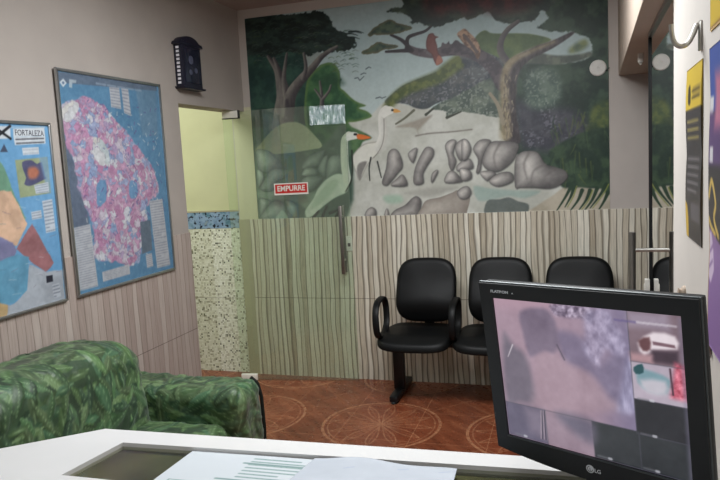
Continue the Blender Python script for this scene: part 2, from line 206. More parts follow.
def painted(name, rough=.5, spec=.4, bump=0.0):
    t = NT(name); a = t.n('ShaderNodeAttribute', attribute_name='paint')
    if bump:
        p = t.pos(); h = t.noise(t.vec(p[0], p[1], p[2]), 160, 3)
        return t.bsdf(a.outputs['Color'], rough, spec, bump=h, bstr=bump, bdist=.002)
    return t.bsdf(a.outputs['Color'], rough, spec)

def worldloc(o):
    v = Vector((0, 0, 0))
    while o is not None:
        v += o.location; o = o.parent
    return v

class MB:
    """collects shapes, links them as ONE mesh object"""
    def __init__(s): s.v = []; s.f = []
    def add(s, v, f):
        k = len(s.v); s.v += [tuple(map(float, p)) for p in v]; s.f += [tuple(i + k for i in q) for q in f]; return s
    def box(s, x0, x1, y0, y1, z0, z1, M=None):
        v = [(x, y, z) for x in (x0, x1) for y in (y0, y1) for z in (z0, z1)]
        if M is not None: v = [tuple(M @ Vector(p)) for p in v]
        return s.add(v, [(0, 1, 3, 2), (4, 6, 7, 5), (0, 4, 5, 1), (2, 3, 7, 6), (0, 2, 6, 4), (1, 5, 7, 3)])
    def prism(s, poly, fn, d0, d1):
        """poly in 2-D, fn(a, b, d) -> xyz, extruded from d0 to d1"""
        n = len(poly)
        v = [fn(a, b, d0) for a, b in poly] + [fn(a, b, d1) for a, b in poly]
        f = [tuple(range(n - 1, -1, -1)), tuple(range(n, 2 * n))] + [(i, (i + 1) % n, n + (i + 1) % n, n + i) for i in range(n)]
        return s.add(v, f)
    def tube(s, pts, ra, rb=None, seg=12, closed=False, up=(0, 0, 1), cap=True, sq=2.0):
        """swept section: ra across, rb along UP; sq > 2 squares the section"""
        P = [Vector(p) for p in pts]; n = len(P); k = len(s.v)
        rs = ra if isinstance(ra, (list, tuple)) else [ra] * n
        up = Vector(up); sides = []
        for i in range(n):
            a = P[i - 1] if (i > 0 or closed) else P[i]
            b = P[(i + 1) % n] if (i < n - 1 or closed) else P[i]
            t = (b - a).normalized(); side = t.cross(up)
            if side.length < 1e-4: side = t.cross(Vector((1, 0, 0)) if abs(t.x) < .9 else Vector((0, 1, 0)))
            side.normalize(); u2 = side.cross(t).normalized()
            ring = []
            for j in range(seg):
                th = 2 * PI * j / seg; c, q = math.cos(th), math.sin(th)
                c = math.copysign(abs(c) ** (2 / sq), c); q = math.copysign(abs(q) ** (2 / sq), q)
                ring.append(P[i] + side * (c * rs[i]) + u2 * (q * (rb if rb else rs[i])))
            s.v += [tuple(r) for r in ring]
        m = n if closed else n - 1
        for i in range(m):
            for j in range(seg):
                a = k + i * seg; b = k + ((i + 1) % n) * seg; j2 = (j + 1) % seg
                s.f.append((a + j, a + j2, b + j2, b + j))
        if cap and not closed:
            s.f.append(tuple(k + j for j in range(seg - 1, -1, -1))); s.f.append(tuple(k + (n - 1) * seg + j for j in range(seg)))
        return s
    def lathe(s, prof, fn, seg=24):
        """prof: (radius, height); fn(x, y, h) -> xyz"""
        k = len(s.v); n = len(prof)
        for r, h in prof:
            for j in range(seg):
                a = 2 * PI * j / seg; s.v.append(tuple(fn(r * math.cos(a), r * math.sin(a), h)))
        for i in range(n - 1):
            for j in range(seg):
                j2 = (j + 1) % seg; s.f.append((k + i * seg + j, k + i * seg + j2, k + (i + 1) * seg + j2, k + (i + 1) * seg + j))
        s.f.append(tuple(k + j for j in range(seg - 1, -1, -1))); s.f.append(tuple(k + (n - 1) * seg + j for j in range(seg)))
        return s
    def build(s, name, mat, parent=None, bevel=0.0, smooth=False, local=False, seg=2, angle=35):
        me = bpy.data.meshes.new(name)
        off = Vector((0, 0, 0)) if (local or parent is None) else worldloc(parent)
        me.from_pydata([(a - off.x, b - off.y, c - off.z) for a, b, c in s.v], [], s.f)
        bm = bmesh.new(); bm.from_mesh(me); bmesh.ops.recalc_face_normals(bm, faces=bm.faces)
        if bevel:
            es = [e for e in bm.edges if len(e.link_faces) == 2 and e.calc_face_angle(0) > math.radians(30)]
            bmesh.ops.bevel(bm, geom=es, offset=bevel, segments=seg, profile=.5, affect='EDGES', clamp_overlap=True)
        bm.to_mesh(me); bm.free()
        me.materials.append(mat)
        o = bpy.data.objects.new(name, me); C.objects.link(o)
        if parent is not None: o.parent = parent
        if smooth or bevel:
            me.polygons.foreach_set('use_smooth', [True] * len(me.polygons)); me.set_sharp_from_angle(angle=math.radians(angle))
        return o

def tag(o, label, cat, group=None):
    o['label'] = label; o['category'] = cat
    if group: o['group'] = group
    return o
def thing(name, loc, label, cat, group=None, rot=None):
    o = bpy.data.objects.new(name, None); C.objects.link(o); o.location = loc; o.empty_display_size = .1
    if rot is not None: o.rotation_euler = rot
    return tag(o, label, cat, group)
def struct(o):
    o['kind'] = 'structure'; return o

def rawmesh(name, V, F, mat, parent=None, col=None, smooth=True, local=False):
    """V (n,3), F (m,4) arrays, col (n,3) sRGB 0-255"""
    V = np.asarray(V, float)
    if parent is not None and not local:
        V = V - np.array(worldloc(parent))
    me = bpy.data.meshes.new(name); n, m = len(V), len(F)
    me.vertices.add(n); me.vertices.foreach_set('co', V.astype(np.float32).ravel())
    me.loops.add(m * 4); me.loops.foreach_set('vertex_index', np.asarray(F, np.int32).ravel())
    me.polygons.add(m); me.polygons.foreach_set('loop_start', np.arange(0, m * 4, 4, dtype=np.int32))
    me.update(calc_edges=True); me.validate()
    if smooth: me.polygons.foreach_set('use_smooth', np.ones(m, bool))
    if col is not None:
        at = me.color_attributes.new('paint', 'FLOAT_COLOR', 'POINT')
        c4 = np.ones((n, 4), np.float32); c4[:, :3] = lin(np.clip(col, 0, 255)); at.data.foreach_set('color', c4.ravel())
    me.materials.append(mat)
    o = bpy.data.objects.new(name, me); C.objects.link(o)
    if parent is not None: o.parent = parent
    return o

def gridfaces(nu, nv):
    i = np.arange(nu - 1)[:, None] * nv + np.arange(nv - 1)[None, :]
    return np.stack([i, i + nv, i + nv + 1, i + 1], -1).reshape(-1, 4)

# ------------------------------------------------------------- 2-D painting
_T = np.random.RandomState(11).rand(256, 256)
def vnoise(x, y):
    xi = np.floor(x).astype(int); yi = np.floor(y).astype(int); fx = x - xi; fy = y - yi
    fx = fx * fx * (3 - 2 * fx); fy = fy * fy * (3 - 2 * fy); a = _T[xi & 255, yi & 255]; b = _T[(xi + 1) & 255, yi & 255]
    c = _T[xi & 255, (yi + 1) & 255]; d = _T[(xi + 1) & 255, (yi + 1) & 255]
    return (a * (1 - fx) + b * fx) * (1 - fy) + (c * (1 - fx) + d * fx) * fy
def fbm(x, y, o=4):
    r = 0; a = .5; n = 0
    for k in range(o):
        r = r + a * vnoise(x * 2 ** k + 17.3 * k, y * 2 ** k + 5.1 * k); n += a; a *= .5
    return r / n
def sstep(a, b, x):
    t = np.clip((x - a) / (b - a), 0, 1); return t * t * (3 - 2 * t)
def smooth_poly(p, n=4, closed=True):
    P = np.array(p, float); m = len(P); out = []
    for i in range(m if closed else m - 1):
        if closed: a, b, c, d = P[i - 1], P[i], P[(i + 1) % m], P[(i + 2) % m]
        else: a, b, c, d = P[max(i - 1, 0)], P[i], P[i + 1], P[min(i + 2, m - 1)]
        for k in range(n):
            t = k / n; out.append(.5 * (2 * b + (c - a) * t + (2 * a - 5 * b + 4 * c - d) * t * t + (3 * b - a - 3 * c + d) * t ** 3))
    if not closed: out.append(P[-1])
    return np.array(out)

class Canvas:
    def __init__(s, x0, x1, y0, y1, res, base):
        s.nx = int(round((x1 - x0) / res)) + 1; s.ny = int(round((y1 - y0) / res)) + 1
        s.x = np.linspace(x0, x1, s.nx); s.y = np.linspace(y0, y1, s.ny); s.res = res
        s.X, s.Y = np.meshgrid(s.x, s.y, indexing='ij'); s.c = np.zeros((s.nx, s.ny, 3)) + np.array(base, float)
    def window(s, P, pad):
        a = np.searchsorted(s.x, P[:, 0].min() - pad); b = np.searchsorted(s.x, P[:, 0].max() + pad)
        c = np.searchsorted(s.y, P[:, 1].min() - pad); d = np.searchsorted(s.y, P[:, 1].max() + pad)
        return slice(a, b), slice(c, d)
    def sd(s, P, W):
        X, Y = s.X[W], s.Y[W]; ins = np.zeros(X.shape, bool); dd = np.full(X.shape, 1e9)
        Q = np.roll(P, -1, 0)
        for (ax, ay), (bx, by) in zip(P, Q):
            if ay != by:
                ins ^= ((Y < ay) != (Y < by)) & (X < (bx - ax) * (Y - ay) / (by - ay) + ax)
            ex, ey = bx - ax, by - ay; L = ex * ex + ey * ey + 1e-12
            t = np.clip(((X - ax) * ex + (Y - ay) * ey) / L, 0, 1)
            dd = np.minimum(dd, (X - ax - t * ex) ** 2 + (Y - ay - t * ey) ** 2)
        dd = np.sqrt(dd); return np.where(ins, dd, -dd)
    def fill(s, poly, col, soft=None, smooth=4, a=1.0, jag=0.0, jscale=40.0):
        P = smooth_poly(poly, smooth) if smooth else np.array(poly, float)
        soft = soft or s.res * .8; W = s.window(P, soft + jag + s.res)
        X, Y = s.X[W], s.Y[W]
        if X.size == 0: return
        d = s.sd(P, W)
        if jag: d = d + (fbm(X * jscale, Y * jscale, 3) - .5) * 2 * jag
        al = sstep(-soft, soft, d)[..., None] * a
        c = col(X, Y, d) if callable(col) else np.zeros(X.shape + (3,)) + np.array(col, float)
        s.c[W] = s.c[W] * (1 - al) + c * al
    def stroke(s, pts, w, col, w2=None, soft=None, smooth=5, a=1.0):
        P = smooth_poly(pts, smooth, False) if smooth else np.array(pts, float)
        w2 = w if w2 is None else w2; soft = soft or s.res * .7; W = s.window(P, max(w, w2) + soft + s.res)
        X, Y = s.X[W], s.Y[W]
        if X.size == 0: return
        best = np.full(X.shape, 1e9); n = len(P) - 1; side = np.zeros(X.shape)
        for i in range(n):
            (ax, ay), (bx, by) = P[i], P[i + 1]; ex, ey = bx - ax, by - ay; L = ex * ex + ey * ey + 1e-12
            t = np.clip(((X - ax) * ex + (Y - ay) * ey) / L, 0, 1)
            d = np.sqrt((X - ax - t * ex) ** 2 + (Y - ay - t * ey) ** 2); ww = (w + (w2 - w) * (i + t) / n) / 2
            v = d - ww; up = v < best; best = np.where(up, v, best)
            side = np.where(up, ((X - ax) * -ey + (Y - ay) * ex) / math.sqrt(L) / (ww + 1e-6), side)
        al = sstep(soft, -soft, best)[..., None] * a
        c = col(X, Y, side) if callable(col) else np.array(col, float)
        s.c[W] = s.c[W] * (1 - al) + c * al
    def noise(s, amp, scale, sx=1.0):
        s.c += ((fbm(s.X * scale * sx, s.Y * scale, 4) - .5) * 2 * amp)[..., None]
    def text_rows(s, poly, col, n, rng, a=.7, fill=.8):
        """rows of small illegible print inside a quad (four corners)"""
        q = np.array(poly, float)
        for k in range(n):
            t = (k + .6) / n
            L = q[0] * (1 - t) + q[3] * t; R = q[1] * (1 - t) + q[2] * t; u = .06
            end = .94 if rng.rand() < fill else .35 + .5 * rng.rand()
            while u < end:
                w = min(.05 + .12 * rng.rand(), end - u)
                A = L + (R - L) * u; B = L + (R - L) * (u + w); hh = np.linalg.norm(q[3] - q[0]) / n * .42
                s.stroke([A, B], hh, col, smooth=0, a=a); u += w + .035
    def mesh(s, name, fn, mat, parent=None, local=False, back=None):
        """fn(X, Y) -> xyz of the face; back(X, Y) gives the sheet thickness"""
        V = fn(s.X.ravel(), s.Y.ravel()); F = gridfaces(s.nx, s.ny); col = s.c.reshape(-1, 3)
        if back is not None:
            nx, ny = s.nx, s.ny
            ring = [i * ny for i in range(nx)] + [(nx - 1) * ny + j for j in range(1, ny)] + [i * ny + ny - 1 for i in range(nx - 2, -1, -1)] + [j for j in range(ny - 2, 0, -1)]
            B = back(s.X.ravel()[ring], s.Y.ravel()[ring]); k = len(V); n = len(ring)
            V = np.vstack([V, B, B.mean(0)]); cc = np.zeros((n + 1, 3)) + col.mean(0)
            E = [(ring[i], ring[(i + 1) % n], k + (i + 1) % n, k + i) for i in range(n)]
            F = np.vstack([F, np.array(E)]); col = np.vstack([col, cc])
        return rawmesh(name, V, F, mat, parent, col, local=local)

# --------------------------------------------------------------- the setting
D, XL, H, CAMZ = 4.52, -2.30, 2.725, 1.5667
def wx(y, x0=.293): return x0 + .025 * (y - 2.7)          # right wall line, a touch off square

M_wall = wallpaint('plaster_greige', (192, 184, 177))
M_wallL = wallpaint('plaster_taupe', (170, 162, 155))
M_wallw = wallpaint('plaster_white', (200, 194, 187))
M_ceil = wallpaint('ceiling_paint', (172, 156, 150))
M_yellow = wallpaint('yellow_paint', (196, 198, 158))
M_beam = wallpaint('header_paint', (188, 172, 158))

def stripe_tile(name, axis, pitch, cols, dark, joint, lw, lstr, wander):
    """printed tile: uneven wavy vertical bands, each with a thin dark groove"""
    t = NT(name); p = t.pos(); a = p[axis]; z = p[2]
    w1 = t.noise(t.vec(t.math('MULTIPLY', a, 5.0), t.math('MULTIPLY', z, 1.3), 1.0), 1.0, 2)
    w2 = t.noise(t.vec(t.math('MULTIPLY', a, 16.0), t.math('MULTIPLY', z, 3.0), 4.0), 1.0, 1)
    x = t.math('ADD', a, t.math('ADD', t.math('MULTIPLY', w1, wander), t.math('MULTIPLY', w2, wander * .35)))
    ph = t.math('DIVIDE', x, pitch); k = t.math('FLOOR', ph); fr = t.math('FRACT', ph)
    wn = t.n('ShaderNodeTexWhiteNoise', noise_dimensions='1D'); t.link(k, wn.inputs['W'])
    wn2 = t.n('ShaderNodeTexWhiteNoise', noise_dimensions='1D'); t.link(t.math('ADD', k, 91.7), wn2.inputs['W'])
    c = t.ramp(wn.outputs[0], [(i_ / (len(cols) - 1), q) for i_, q in enumerate(cols)])
    n = t.noise(t.vec(x, t.math('MULTIPLY', z, .04), 0.0), 160, 3, .6)
    c = t.mix(.22, c, t.ramp(n, [(.35, dark), (.6, cols[-1])]))
    wd_ = t.math('ADD', lw * .35, t.math('MULTIPLY', wn2.outputs[0], lw))
    ln = t.math('SUBTRACT', 1.0, t.math('DIVIDE', fr, wd_), clamp=True)
    ln = t.math('POWER', ln, .55)
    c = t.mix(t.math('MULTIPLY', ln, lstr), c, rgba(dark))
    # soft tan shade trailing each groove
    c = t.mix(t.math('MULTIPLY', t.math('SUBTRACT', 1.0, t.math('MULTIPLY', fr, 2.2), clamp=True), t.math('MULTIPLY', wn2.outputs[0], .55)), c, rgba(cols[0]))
    j = t.math('ABSOLUTE', t.math('SUBTRACT', z, joint)); c = t.mix(t.math('MULTIPLY', t.math('LESS_THAN', j, .0022), .7), c, rgba(dark))
    return t.bsdf(c, .42, .35, bump=n, bstr=.04, bdist=.002)
def tile_back():
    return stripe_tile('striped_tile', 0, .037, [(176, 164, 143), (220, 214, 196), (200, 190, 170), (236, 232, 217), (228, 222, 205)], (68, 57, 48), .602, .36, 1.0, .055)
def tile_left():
    return stripe_tile('plank_tile', 1, .047, [(160, 144, 136), (182, 168, 160), (168, 153, 145), (190, 178, 170), (176, 162, 154)], (86, 72, 66), .585, .15, .85, .05)

def floor_mat():
    t = NT('terracotta_tile'); p = t.pos(); P = .88; cx, cy = -1.12, 3.71
    u = t.math('SUBTRACT', t.math('WRAP', t.math('SUBTRACT', p[0], cx - P / 2), P, 0.0), P / 2)
    v = t.math('SUBTRACT', t.math('WRAP', t.math('SUBTRACT', p[1], cy - P / 2), P, 0.0), P / 2)
    r = t.math('SQRT', t.math('ADD', t.math('MULTIPLY', u, u), t.math('MULTIPLY', v, v)))
    th = t.math('ARCTAN2', v, u)
    pv = t.vec(p[0], p[1], 0.0)
    n1 = t.noise(pv, 3.0, 4, .6); n2 = t.noise(pv, 26.0, 5, .65)
    streak = t.noise(t.vec(t.math('MULTIPLY', t.math('ADD', p[0], p[1]), 14.0), t.math('MULTIPLY', t.math('SUBTRACT', p[0], p[1]), 2.0), 0.0), 1.0, 4, .6)
    base = t.ramp(t.math('ADD', t.math('MULTIPLY', n1, .5), t.math('MULTIPLY', streak, .5)), [(.32, (86, 44, 28)), (.5, (116, 62, 40)), (.68, (144, 86, 58))])
    def band(c, w): return t.math('LESS_THAN', t.math('ABSOLUTE', t.math('SUBTRACT', r, c)), w)
    ring = t.math('ADD', band(.355, .009), t.math('MULTIPLY', band(.325, .0045), .7), clamp=True)
    # leaf-shaped spokes around the rosette
    ph = t.math('PINGPONG', t.math('ADD', th, 10 * PI), PI / 12)
    leaf = t.math('MULTIPLY', t.math('SINE', t.math('MULTIPLY', t.math('DIVIDE', r, .31), PI)), .15)
    d = t.math('SUBTRACT', ph, leaf)
    inside = t.math('LESS_THAN', r, .315)
    spoke = t.math('MULTIPLY', inside, t.math('LESS_THAN', t.math('ABSOLUTE', t.math('MULTIPLY', d, r)), .0045))
    rib = t.math('MULTIPLY', inside, t.math('LESS_THAN', t.math('MULTIPLY', ph, r), .003))
    corner = t.math('LESS_THAN', t.math('ABSOLUTE', t.math('SUBTRACT', t.math('ABSOLUTE', u), t.math('ABSOLUTE', v))), .006)
    corner = t.math('MULTIPLY', corner, t.math('GREATER_THAN', r, .37))
    pat = t.math('ADD', ring, t.math('ADD', t.math('MULTIPLY', spoke, .8), t.math('ADD', t.math('MULTIPLY', rib, .45), t.math('MULTIPLY', corner, .5))), clamp=True)
    pat = t.math('MULTIPLY', pat, t.math('MULTIPLY', t.ramp(n2, [(.35, .35), (.6, 1.0)]), .5))
    base = t.mix(t.math('MULTIPLY', t.math('LESS_THAN', r, .355), .22), base, rgba((126, 60, 38)))
    c = t.mix(pat, base, rgba((190, 138, 102)))
    gx = t.math('PINGPONG', t.math('SUBTRACT', p[0], cx), .22); gy = t.math('PINGPONG', t.math('SUBTRACT', p[1], cy), .22)
    gr = t.math('MAXIMUM', t.math('GREATER_THAN', gx, .2185), t.math('GREATER_THAN', gy, .2185))
    c = t.mix(t.math('MULTIPLY', gr, .5), c, rgba((196, 140, 104)))
    return t.bsdf(c, t.ramp(n2, [(.3, .24), (.7, .36)]), .5, bump=n2, bstr=.03, bdist=.002)

def mosaic_mat():
    t = NT('mosaic_tile'); p = t.pos(); S = .0125
    kx = t.math('FLOOR', t.math('DIVIDE', p[0], S)); kz = t.math('FLOOR', t.math('DIVIDE', p[2], S))
    wn = t.n('ShaderNodeTexWhiteNoise', noise_dimensions='2D'); t.link(t.vec(kx, kz, 0.0), wn.inputs['Vector'])
    c = t.ramp(wn.outputs[0], [(0, (96, 102, 92)), (.035, (160, 162, 146)), (.10, (196, 198, 182)), (.24, (228, 232, 217)), (.5, (238, 242, 230)), (.8, (222, 226, 208))], 'CONSTANT')
    gx = t.math('PINGPONG', p[0], S / 2); gz = t.math('PINGPONG', p[2], S / 2)
    c = t.mix(t.math('MULTIPLY', t.math('LESS_THAN', t.math('MINIMUM', gx, gz), .0011), .4), c, rgba((150, 146, 120)))
    c = t.mix(t.math('MULTIPLY', t.math('LESS_THAN', p[0], -2.665), .16), c, rgba((150, 150, 84)))
    j = t.math('ABSOLUTE', t.math('SUBTRACT', p[2], .59)); c = t.mix(t.math('MULTIPLY', t.math('LESS_THAN', j, .003), .5), c, rgba((110, 104, 84)))
    return t.bsdf(c, .35, .4)

def border_mat():
    t = NT('blue_border_tile'); p = t.pos(); v = t.vec(p[0], 0.0, p[2])
    a = t.noise(v, 14, 3); b = t.noise(v, 42, 1)
    c = t.ramp(a, [(.35, (84, 124, 142)), (.5, (140, 166, 192)), (.62, (112, 140, 172)), (.72, (150, 160, 140))])
    c = t.mix(t.ramp(b, [(.585, 0.0), (.615, 1.0)]), c, rgba((26, 34, 48)))
    return t.bsdf(c, .35, .4)

M_tb, M_tl, M_floor, M_mos, M_bord = tile_back(), tile_left(), floor_mat(), mosaic_mat(), border_mat()
M_concrete = wallpaint('jamb_grout', (172, 168, 140))
M_dark_out = wallpaint('night_dark', (40, 40, 42))  # night dark behind the glass door put into the wall colour

struct(MB().box(-3.9, 1.3, -1.3, 4.75, -.06, 0).build('floor', M_floor))
struct(MB().box(-4.0, 1.4, -1.3, 4.75, H, H + .08).build('ceiling', M_ceil))
# the far wall runs on past the left doorway and past the right glass door
struct(MB().box(-2.405, 1.3, D, D + .12, 0, H).build('wall_back', M_wall))
struct(MB().box(-2.395, -2.245, D - .003, D + .01, 1.2, 2.03).build('trim_1', wallpaint('jamb_paint', (206, 202, 172))))
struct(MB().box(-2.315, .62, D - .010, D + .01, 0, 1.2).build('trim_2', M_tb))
struct(MB().box(-2.405, -2.315, D - .006, D + .01, 0, 1.2).build('trim_3', M_concrete))
# hallway seen through the doorway
struct(MB().box(-3.9, -2.405, D + .03, D + .12, 0, H).build('wall_hall', M_yellow))
struct(MB().box(-3.9, -2.405, D + .016, D + .04, 0, 1.135).build('trim_4', M_mos))
struct(MB().box(-3.9, -2.405, D + .014, D + .04, 1.135, 1.262).build('trim_5', M_bord))
struct(MB().box(-3.9, -2.400, D + .012, D + .04, 1.262, 1.275).build('trim_6', M_concrete))
struct(MB().box(-4.0, -3.9, 2.6, 4.64, 0, H).build('wall_hall_end', M_yellow))
struct(MB().box(-3.9, -2.44, 2.5, 2.6, 0, H).build('wall_hall_near', M_yellow))
# left wall with its doorway
WT = .14
DY0, DY1, DZ = 3.645, 4.505, 2.0
wl = MB().box(XL - WT, XL, .45, DY0, 0, H).box(XL - WT, XL, DY0, D, DZ, H)
struct(wl.build('wall_left', M_wallL))
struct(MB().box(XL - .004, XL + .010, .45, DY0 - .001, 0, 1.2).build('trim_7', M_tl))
# recess behind the photographer, where the front window is
struct(MB().box(-3.4, -3.3, -1.3, .45, 0, H).build('wall_recess', M_wallw))
struct(MB().box(-3.4, XL - WT, .45, .55, 0, H).build('wall_recess_end', M_wallw))
# right wall: posters side, then the glass door and its header
def rp(y, off=0.0): return wx(y) + off
rw = MB()
y0, y1 = -1.3, 2.085
rw.prism([(rp(y0), y0), (rp(y1), y1), (rp(y1) + .12, y1), (rp(y0) + .12, y0)], lambda a, b, d: (a, b, d), 0, H)
struct(rw.build('wall_right', M_wallw, bevel=.006))
hd = MB().prism([(.215, 2.085), (.290, 4.519), (.52, 4.519), (.50, 2.085)], lambda a, b, d: (a, b, d), 2.03, H)
struct(hd.build('trim_8', M_beam, bevel=.004))
struct(MB().box(1.2, 1.3, 2.0, 4.6, 0, H).build('wall_corridor', M_dark_out))
struct(MB().prism([(rp(y1) + .12, 1.98), (1.2, 1.98), (1.2, 2.08), (rp(y1) + .12, 2.08)], lambda a, b, d: (a, b, d), 0, H).build('wall_corridor_near', M_dark_out))
# wall behind the photographer with a bright window
fw = MB().box(-3.4, .4, -1.3, -1.2, 0, 2.18).box(-3.4, .4, -1.3, -1.2, 2.52, H).box(-3.4, WINX0, -1.3, -1.2, 2.18, 2.52).box(WINX1, .4, -1.3, -1.2, 2.18, 2.52)
struct(fw.build('wall_front', M_wallw))

t = NT('window_daylight'); em = t.n('ShaderNodeEmission'); p = t.pos()
nz = t.noise(t.vec(t.math('MULTIPLY', p[0], 3.0), 0.0, p[2]), 7, 4, .7)
t.link(t.ramp(nz, [(.36, (60, 74, 84)), (.5, (150, 164, 172)), (.62, (244, 250, 252))]), em.inputs[0]); em.inputs[1].default_value = 4.5
t.link(em.outputs[0], t.out.inputs[0]); M_day = t.m
M_alu = plain('aluminium', (150, 152, 152), .35, .5, .9, .03)
wf = MB()
for x0, x1, z0, z1 in ((WINX0, WINX1, 2.18, 2.205), (WINX0, WINX1, 2.495, 2.52), (WINX0, WINX0 + .025, 2.205, 2.495), (WINX1 - .025, WINX1, 2.205, 2.495)):
    wf.box(x0, x1, -1.27, -1.19, z0, z1)
w1 = struct(wf.build('window_1', M_alu))
MB().box(WINX0 + .025, WINX1 - .025, -1.262, -1.252, 2.205, 2.495).build('pane', M_day, w1)

# ------------------------------------------------------------ glass materials
def glass_mat(name, tint, f0=1.5, rough=.0, haze=0.0, hcol=(150, 170, 150), gain=1.0):
    t = NT(name)
    tr = t.n('ShaderNodeBsdfTransparent'); tr.inputs[0].default_value = rgba(tint)
    gl = t.n('ShaderNodeBsdfGlossy'); gl.inputs['Roughness'].default_value = rough; gl.inputs[0].default_value = (1, 1, 1, 1)
    fr = t.n('ShaderNodeFresnel'); fr.inputs[0].default_value = f0
    base = tr.outputs[0]
    if haze:
        df = t.n('ShaderNodeBsdfDiffuse'); df.inputs[0].default_value = rgba(hcol)
        mh = t.n('ShaderNodeMixShader'); mh.inputs[0].default_value = haze
        t.link(base, mh.inputs[1]); t.link(df.outputs[0], mh.inputs[2]); base = mh.outputs[0]
    bfc = t.n('ShaderNodeNewGeometry'); front = t.math('SUBTRACT', 1.0, bfc.outputs['Backfacing'])
    mx = t.n('ShaderNodeMixShader'); t.link(t.math('MULTIPLY', t.math('MULTIPLY', fr.outputs[0], gain, clamp=True), front), mx.inputs[0])
    t.link(base, mx.inputs[1]); t.link(gl.outputs[0], mx.inputs[2]); t.link(mx.outputs[0], t.out.inputs[0])
    return t.m
M_glass = glass_mat('green_door_glass', (247, 252, 246), 1.55, haze=.06, hcol=(200, 206, 194), gain=2.0)
M_dglass = glass_mat('dark_door_glass', (60, 66, 64), 2.0, gain=1.6)
M_cglass = glass_mat('counter_glass', (216, 218, 204), 1.5, rough=.16)
M_chrome = plain('brushed_steel', (186, 184, 178), .28, .5, 1.0, .03)
M_steel = plain('satin_steel', (128, 124, 118), .38, .5, .85, .03)
M_whitep = plain('white_plastic', (226, 224, 216), .45, .4, 0, .02)
M_blackp = plain('black_plastic', (22, 23, 26), .42, .45, 0, .08)
M_rubber = plain('black_rubber', (14, 14, 15), .6, .3, 0, .05)

# open glass door, swung in along the far wall
TH = math.radians(7); HX, HY = -2.385, 4.345
RZ = Matrix.Translation((HX, HY, 0)) @ Matrix.Rotation(TH, 4, 'Z')
def dloc(mb): mb.v = [tuple(RZ @ Vector(p)) for p in mb.v]; return mb
DW = .90
d1 = struct(dloc(MB().box(0, DW, -.005, .005, .012, 1.992)).build('door_1', M_glass))
for z0, z1 in ((1.945, 1.996), (.004, .052)):
    dloc(MB().box(0, .125, -.014, .014, z0, z1)).build('hinge_patch', M_whitep, d1, bevel=.004)
dloc(MB().box(.118, .126, -.0145, .0145, 1.945, 1.998).box(0, .126, -.0145, .0145, 1.939, 1.945)).build('hinge_patch_edge', M_blackp, d1)
hb = .835
hnd = MB().box(hb - .012, hb + .012, -.052, -.030, .80, 1.285)
h1 = dloc(hnd).build('door_handle', M_steel, d1, bevel=.003)
h2 = dloc(MB().box(hb - .012, hb + .012, .030, .050, .80, 1.285)).build('door_handle', M_steel, d1, bevel=.003)
for z in (1.205, .895):
    dloc(MB().tube([(hb, -.032, z), (hb, .032, z)], .009, seg=12)).build('standoff', M_chrome, h1, smooth=True)
M_red = plain('red_sticker', (196, 44, 40), .45, .4, 0, .03)
stk = dloc(MB().box(.352, .604, -.0066, -.0052, 1.378, 1.462)).build('push_sticker', M_whitep, d1)
dloc(MB().box(.360, .596, -.0074, -.0066, 1.390, 1.454)).build('red_field', M_red, stk)

def text_mesh(txt, size, fn, mat, name, parent, extrude=.0004, width=None, local=False, shear=0, bold=0.0):
    cu = bpy.data.curves.new(name, 'FONT'); cu.body = txt; cu.size = size; cu.extrude = extrude; cu.shear = shear; cu.offset = bold
    cu.align_x = 'CENTER'; cu.align_y = 'CENTER'
    o = bpy.data.objects.new('tmp', cu); C.objects.link(o)
    dg = bpy.context.evaluated_depsgraph_get(); me = bpy.data.meshes.new_from_object(o.evaluated_get(dg))
    bpy.data.objects.remove(o)
    vs = [v.co.copy() for v in me.vertices]
    k = 1.0
    if width:
        xs = [v.x for v in vs]; k = width / (max(xs) - min(xs))
    off = Vector((0, 0, 0)) if local else worldloc(parent)
    for v, c in zip(me.vertices, vs): v.co = Vector(fn(c.x * k, c.y, c.z)) - off
    me.materials.clear(); me.materials.append(mat); me.name = name
    q = bpy.data.objects.new(name, me); C.objects.link(q); q.parent = parent
    return q
text_mesh('EMPURRE', .054, lambda x, y, z: RZ @ Vector((.478 + x, -.0078 - z, 1.422 + y)), M_whitep, 'lettering', stk, width=.205, bold=.0012)

# dark glass door on the right
gy0, gy1 = 2.10, 2.985
gp = MB().prism([(rp(gy0, .012), gy0), (rp(gy1, .012), gy1), (rp(gy1, .022), gy1), (rp(gy0, .022), gy0)], lambda a, b, d: (a, b, d), .01, 2.028)
d2 = struct(gp.build('door_2', M_dglass))
MB().prism([(rp(gy1, .006), gy1), (rp(gy1, .006), gy1 + .02), (rp(gy1, .024), gy1 + .02), (rp(gy1, .024), gy1)], lambda a, b, d: (a, b, d), .01, 2.028).build('edge_seal', M_rubber, d2)
MB().prism([(rp(gy0, .004), gy0), (rp(gy1, .004), gy1), (rp(gy1, .012), gy1), (rp(gy0, .012), gy0)], lambda a, b, d: (a, b, d), 2.012, 2.0295).build('top_highlight', M_alu, d2)  # bright strip added for the highlight along the glass top
hy = 2.92; hx = wx(hy) + .017
h = MB().tube([(hx - .082, hy, .72), (hx - .082, hy, 1.232)], .0145, seg=14).build('door_handle', M_steel, d2, smooth=True)
MB().tube([(hx + .078, hy, .72), (hx + .078, hy, 1.232)], .0145, seg=14).build('door_handle', M_steel, d2, smooth=True)
for z in (1.158, .80):
    MB().tube([(hx - .086, hy, z), (hx + .086, hy, z)], .008, seg=12).build('standoff', M_chrome, h, smooth=True)
lk = MB().box(hx - .030, hx - .012, 2.945, 2.975, .94, 1.03).box(hx - .034, hx - .030, 2.952, 2.968, .95, 1.01)
lk.build('lock', M_whitep, d2, bevel=.004)

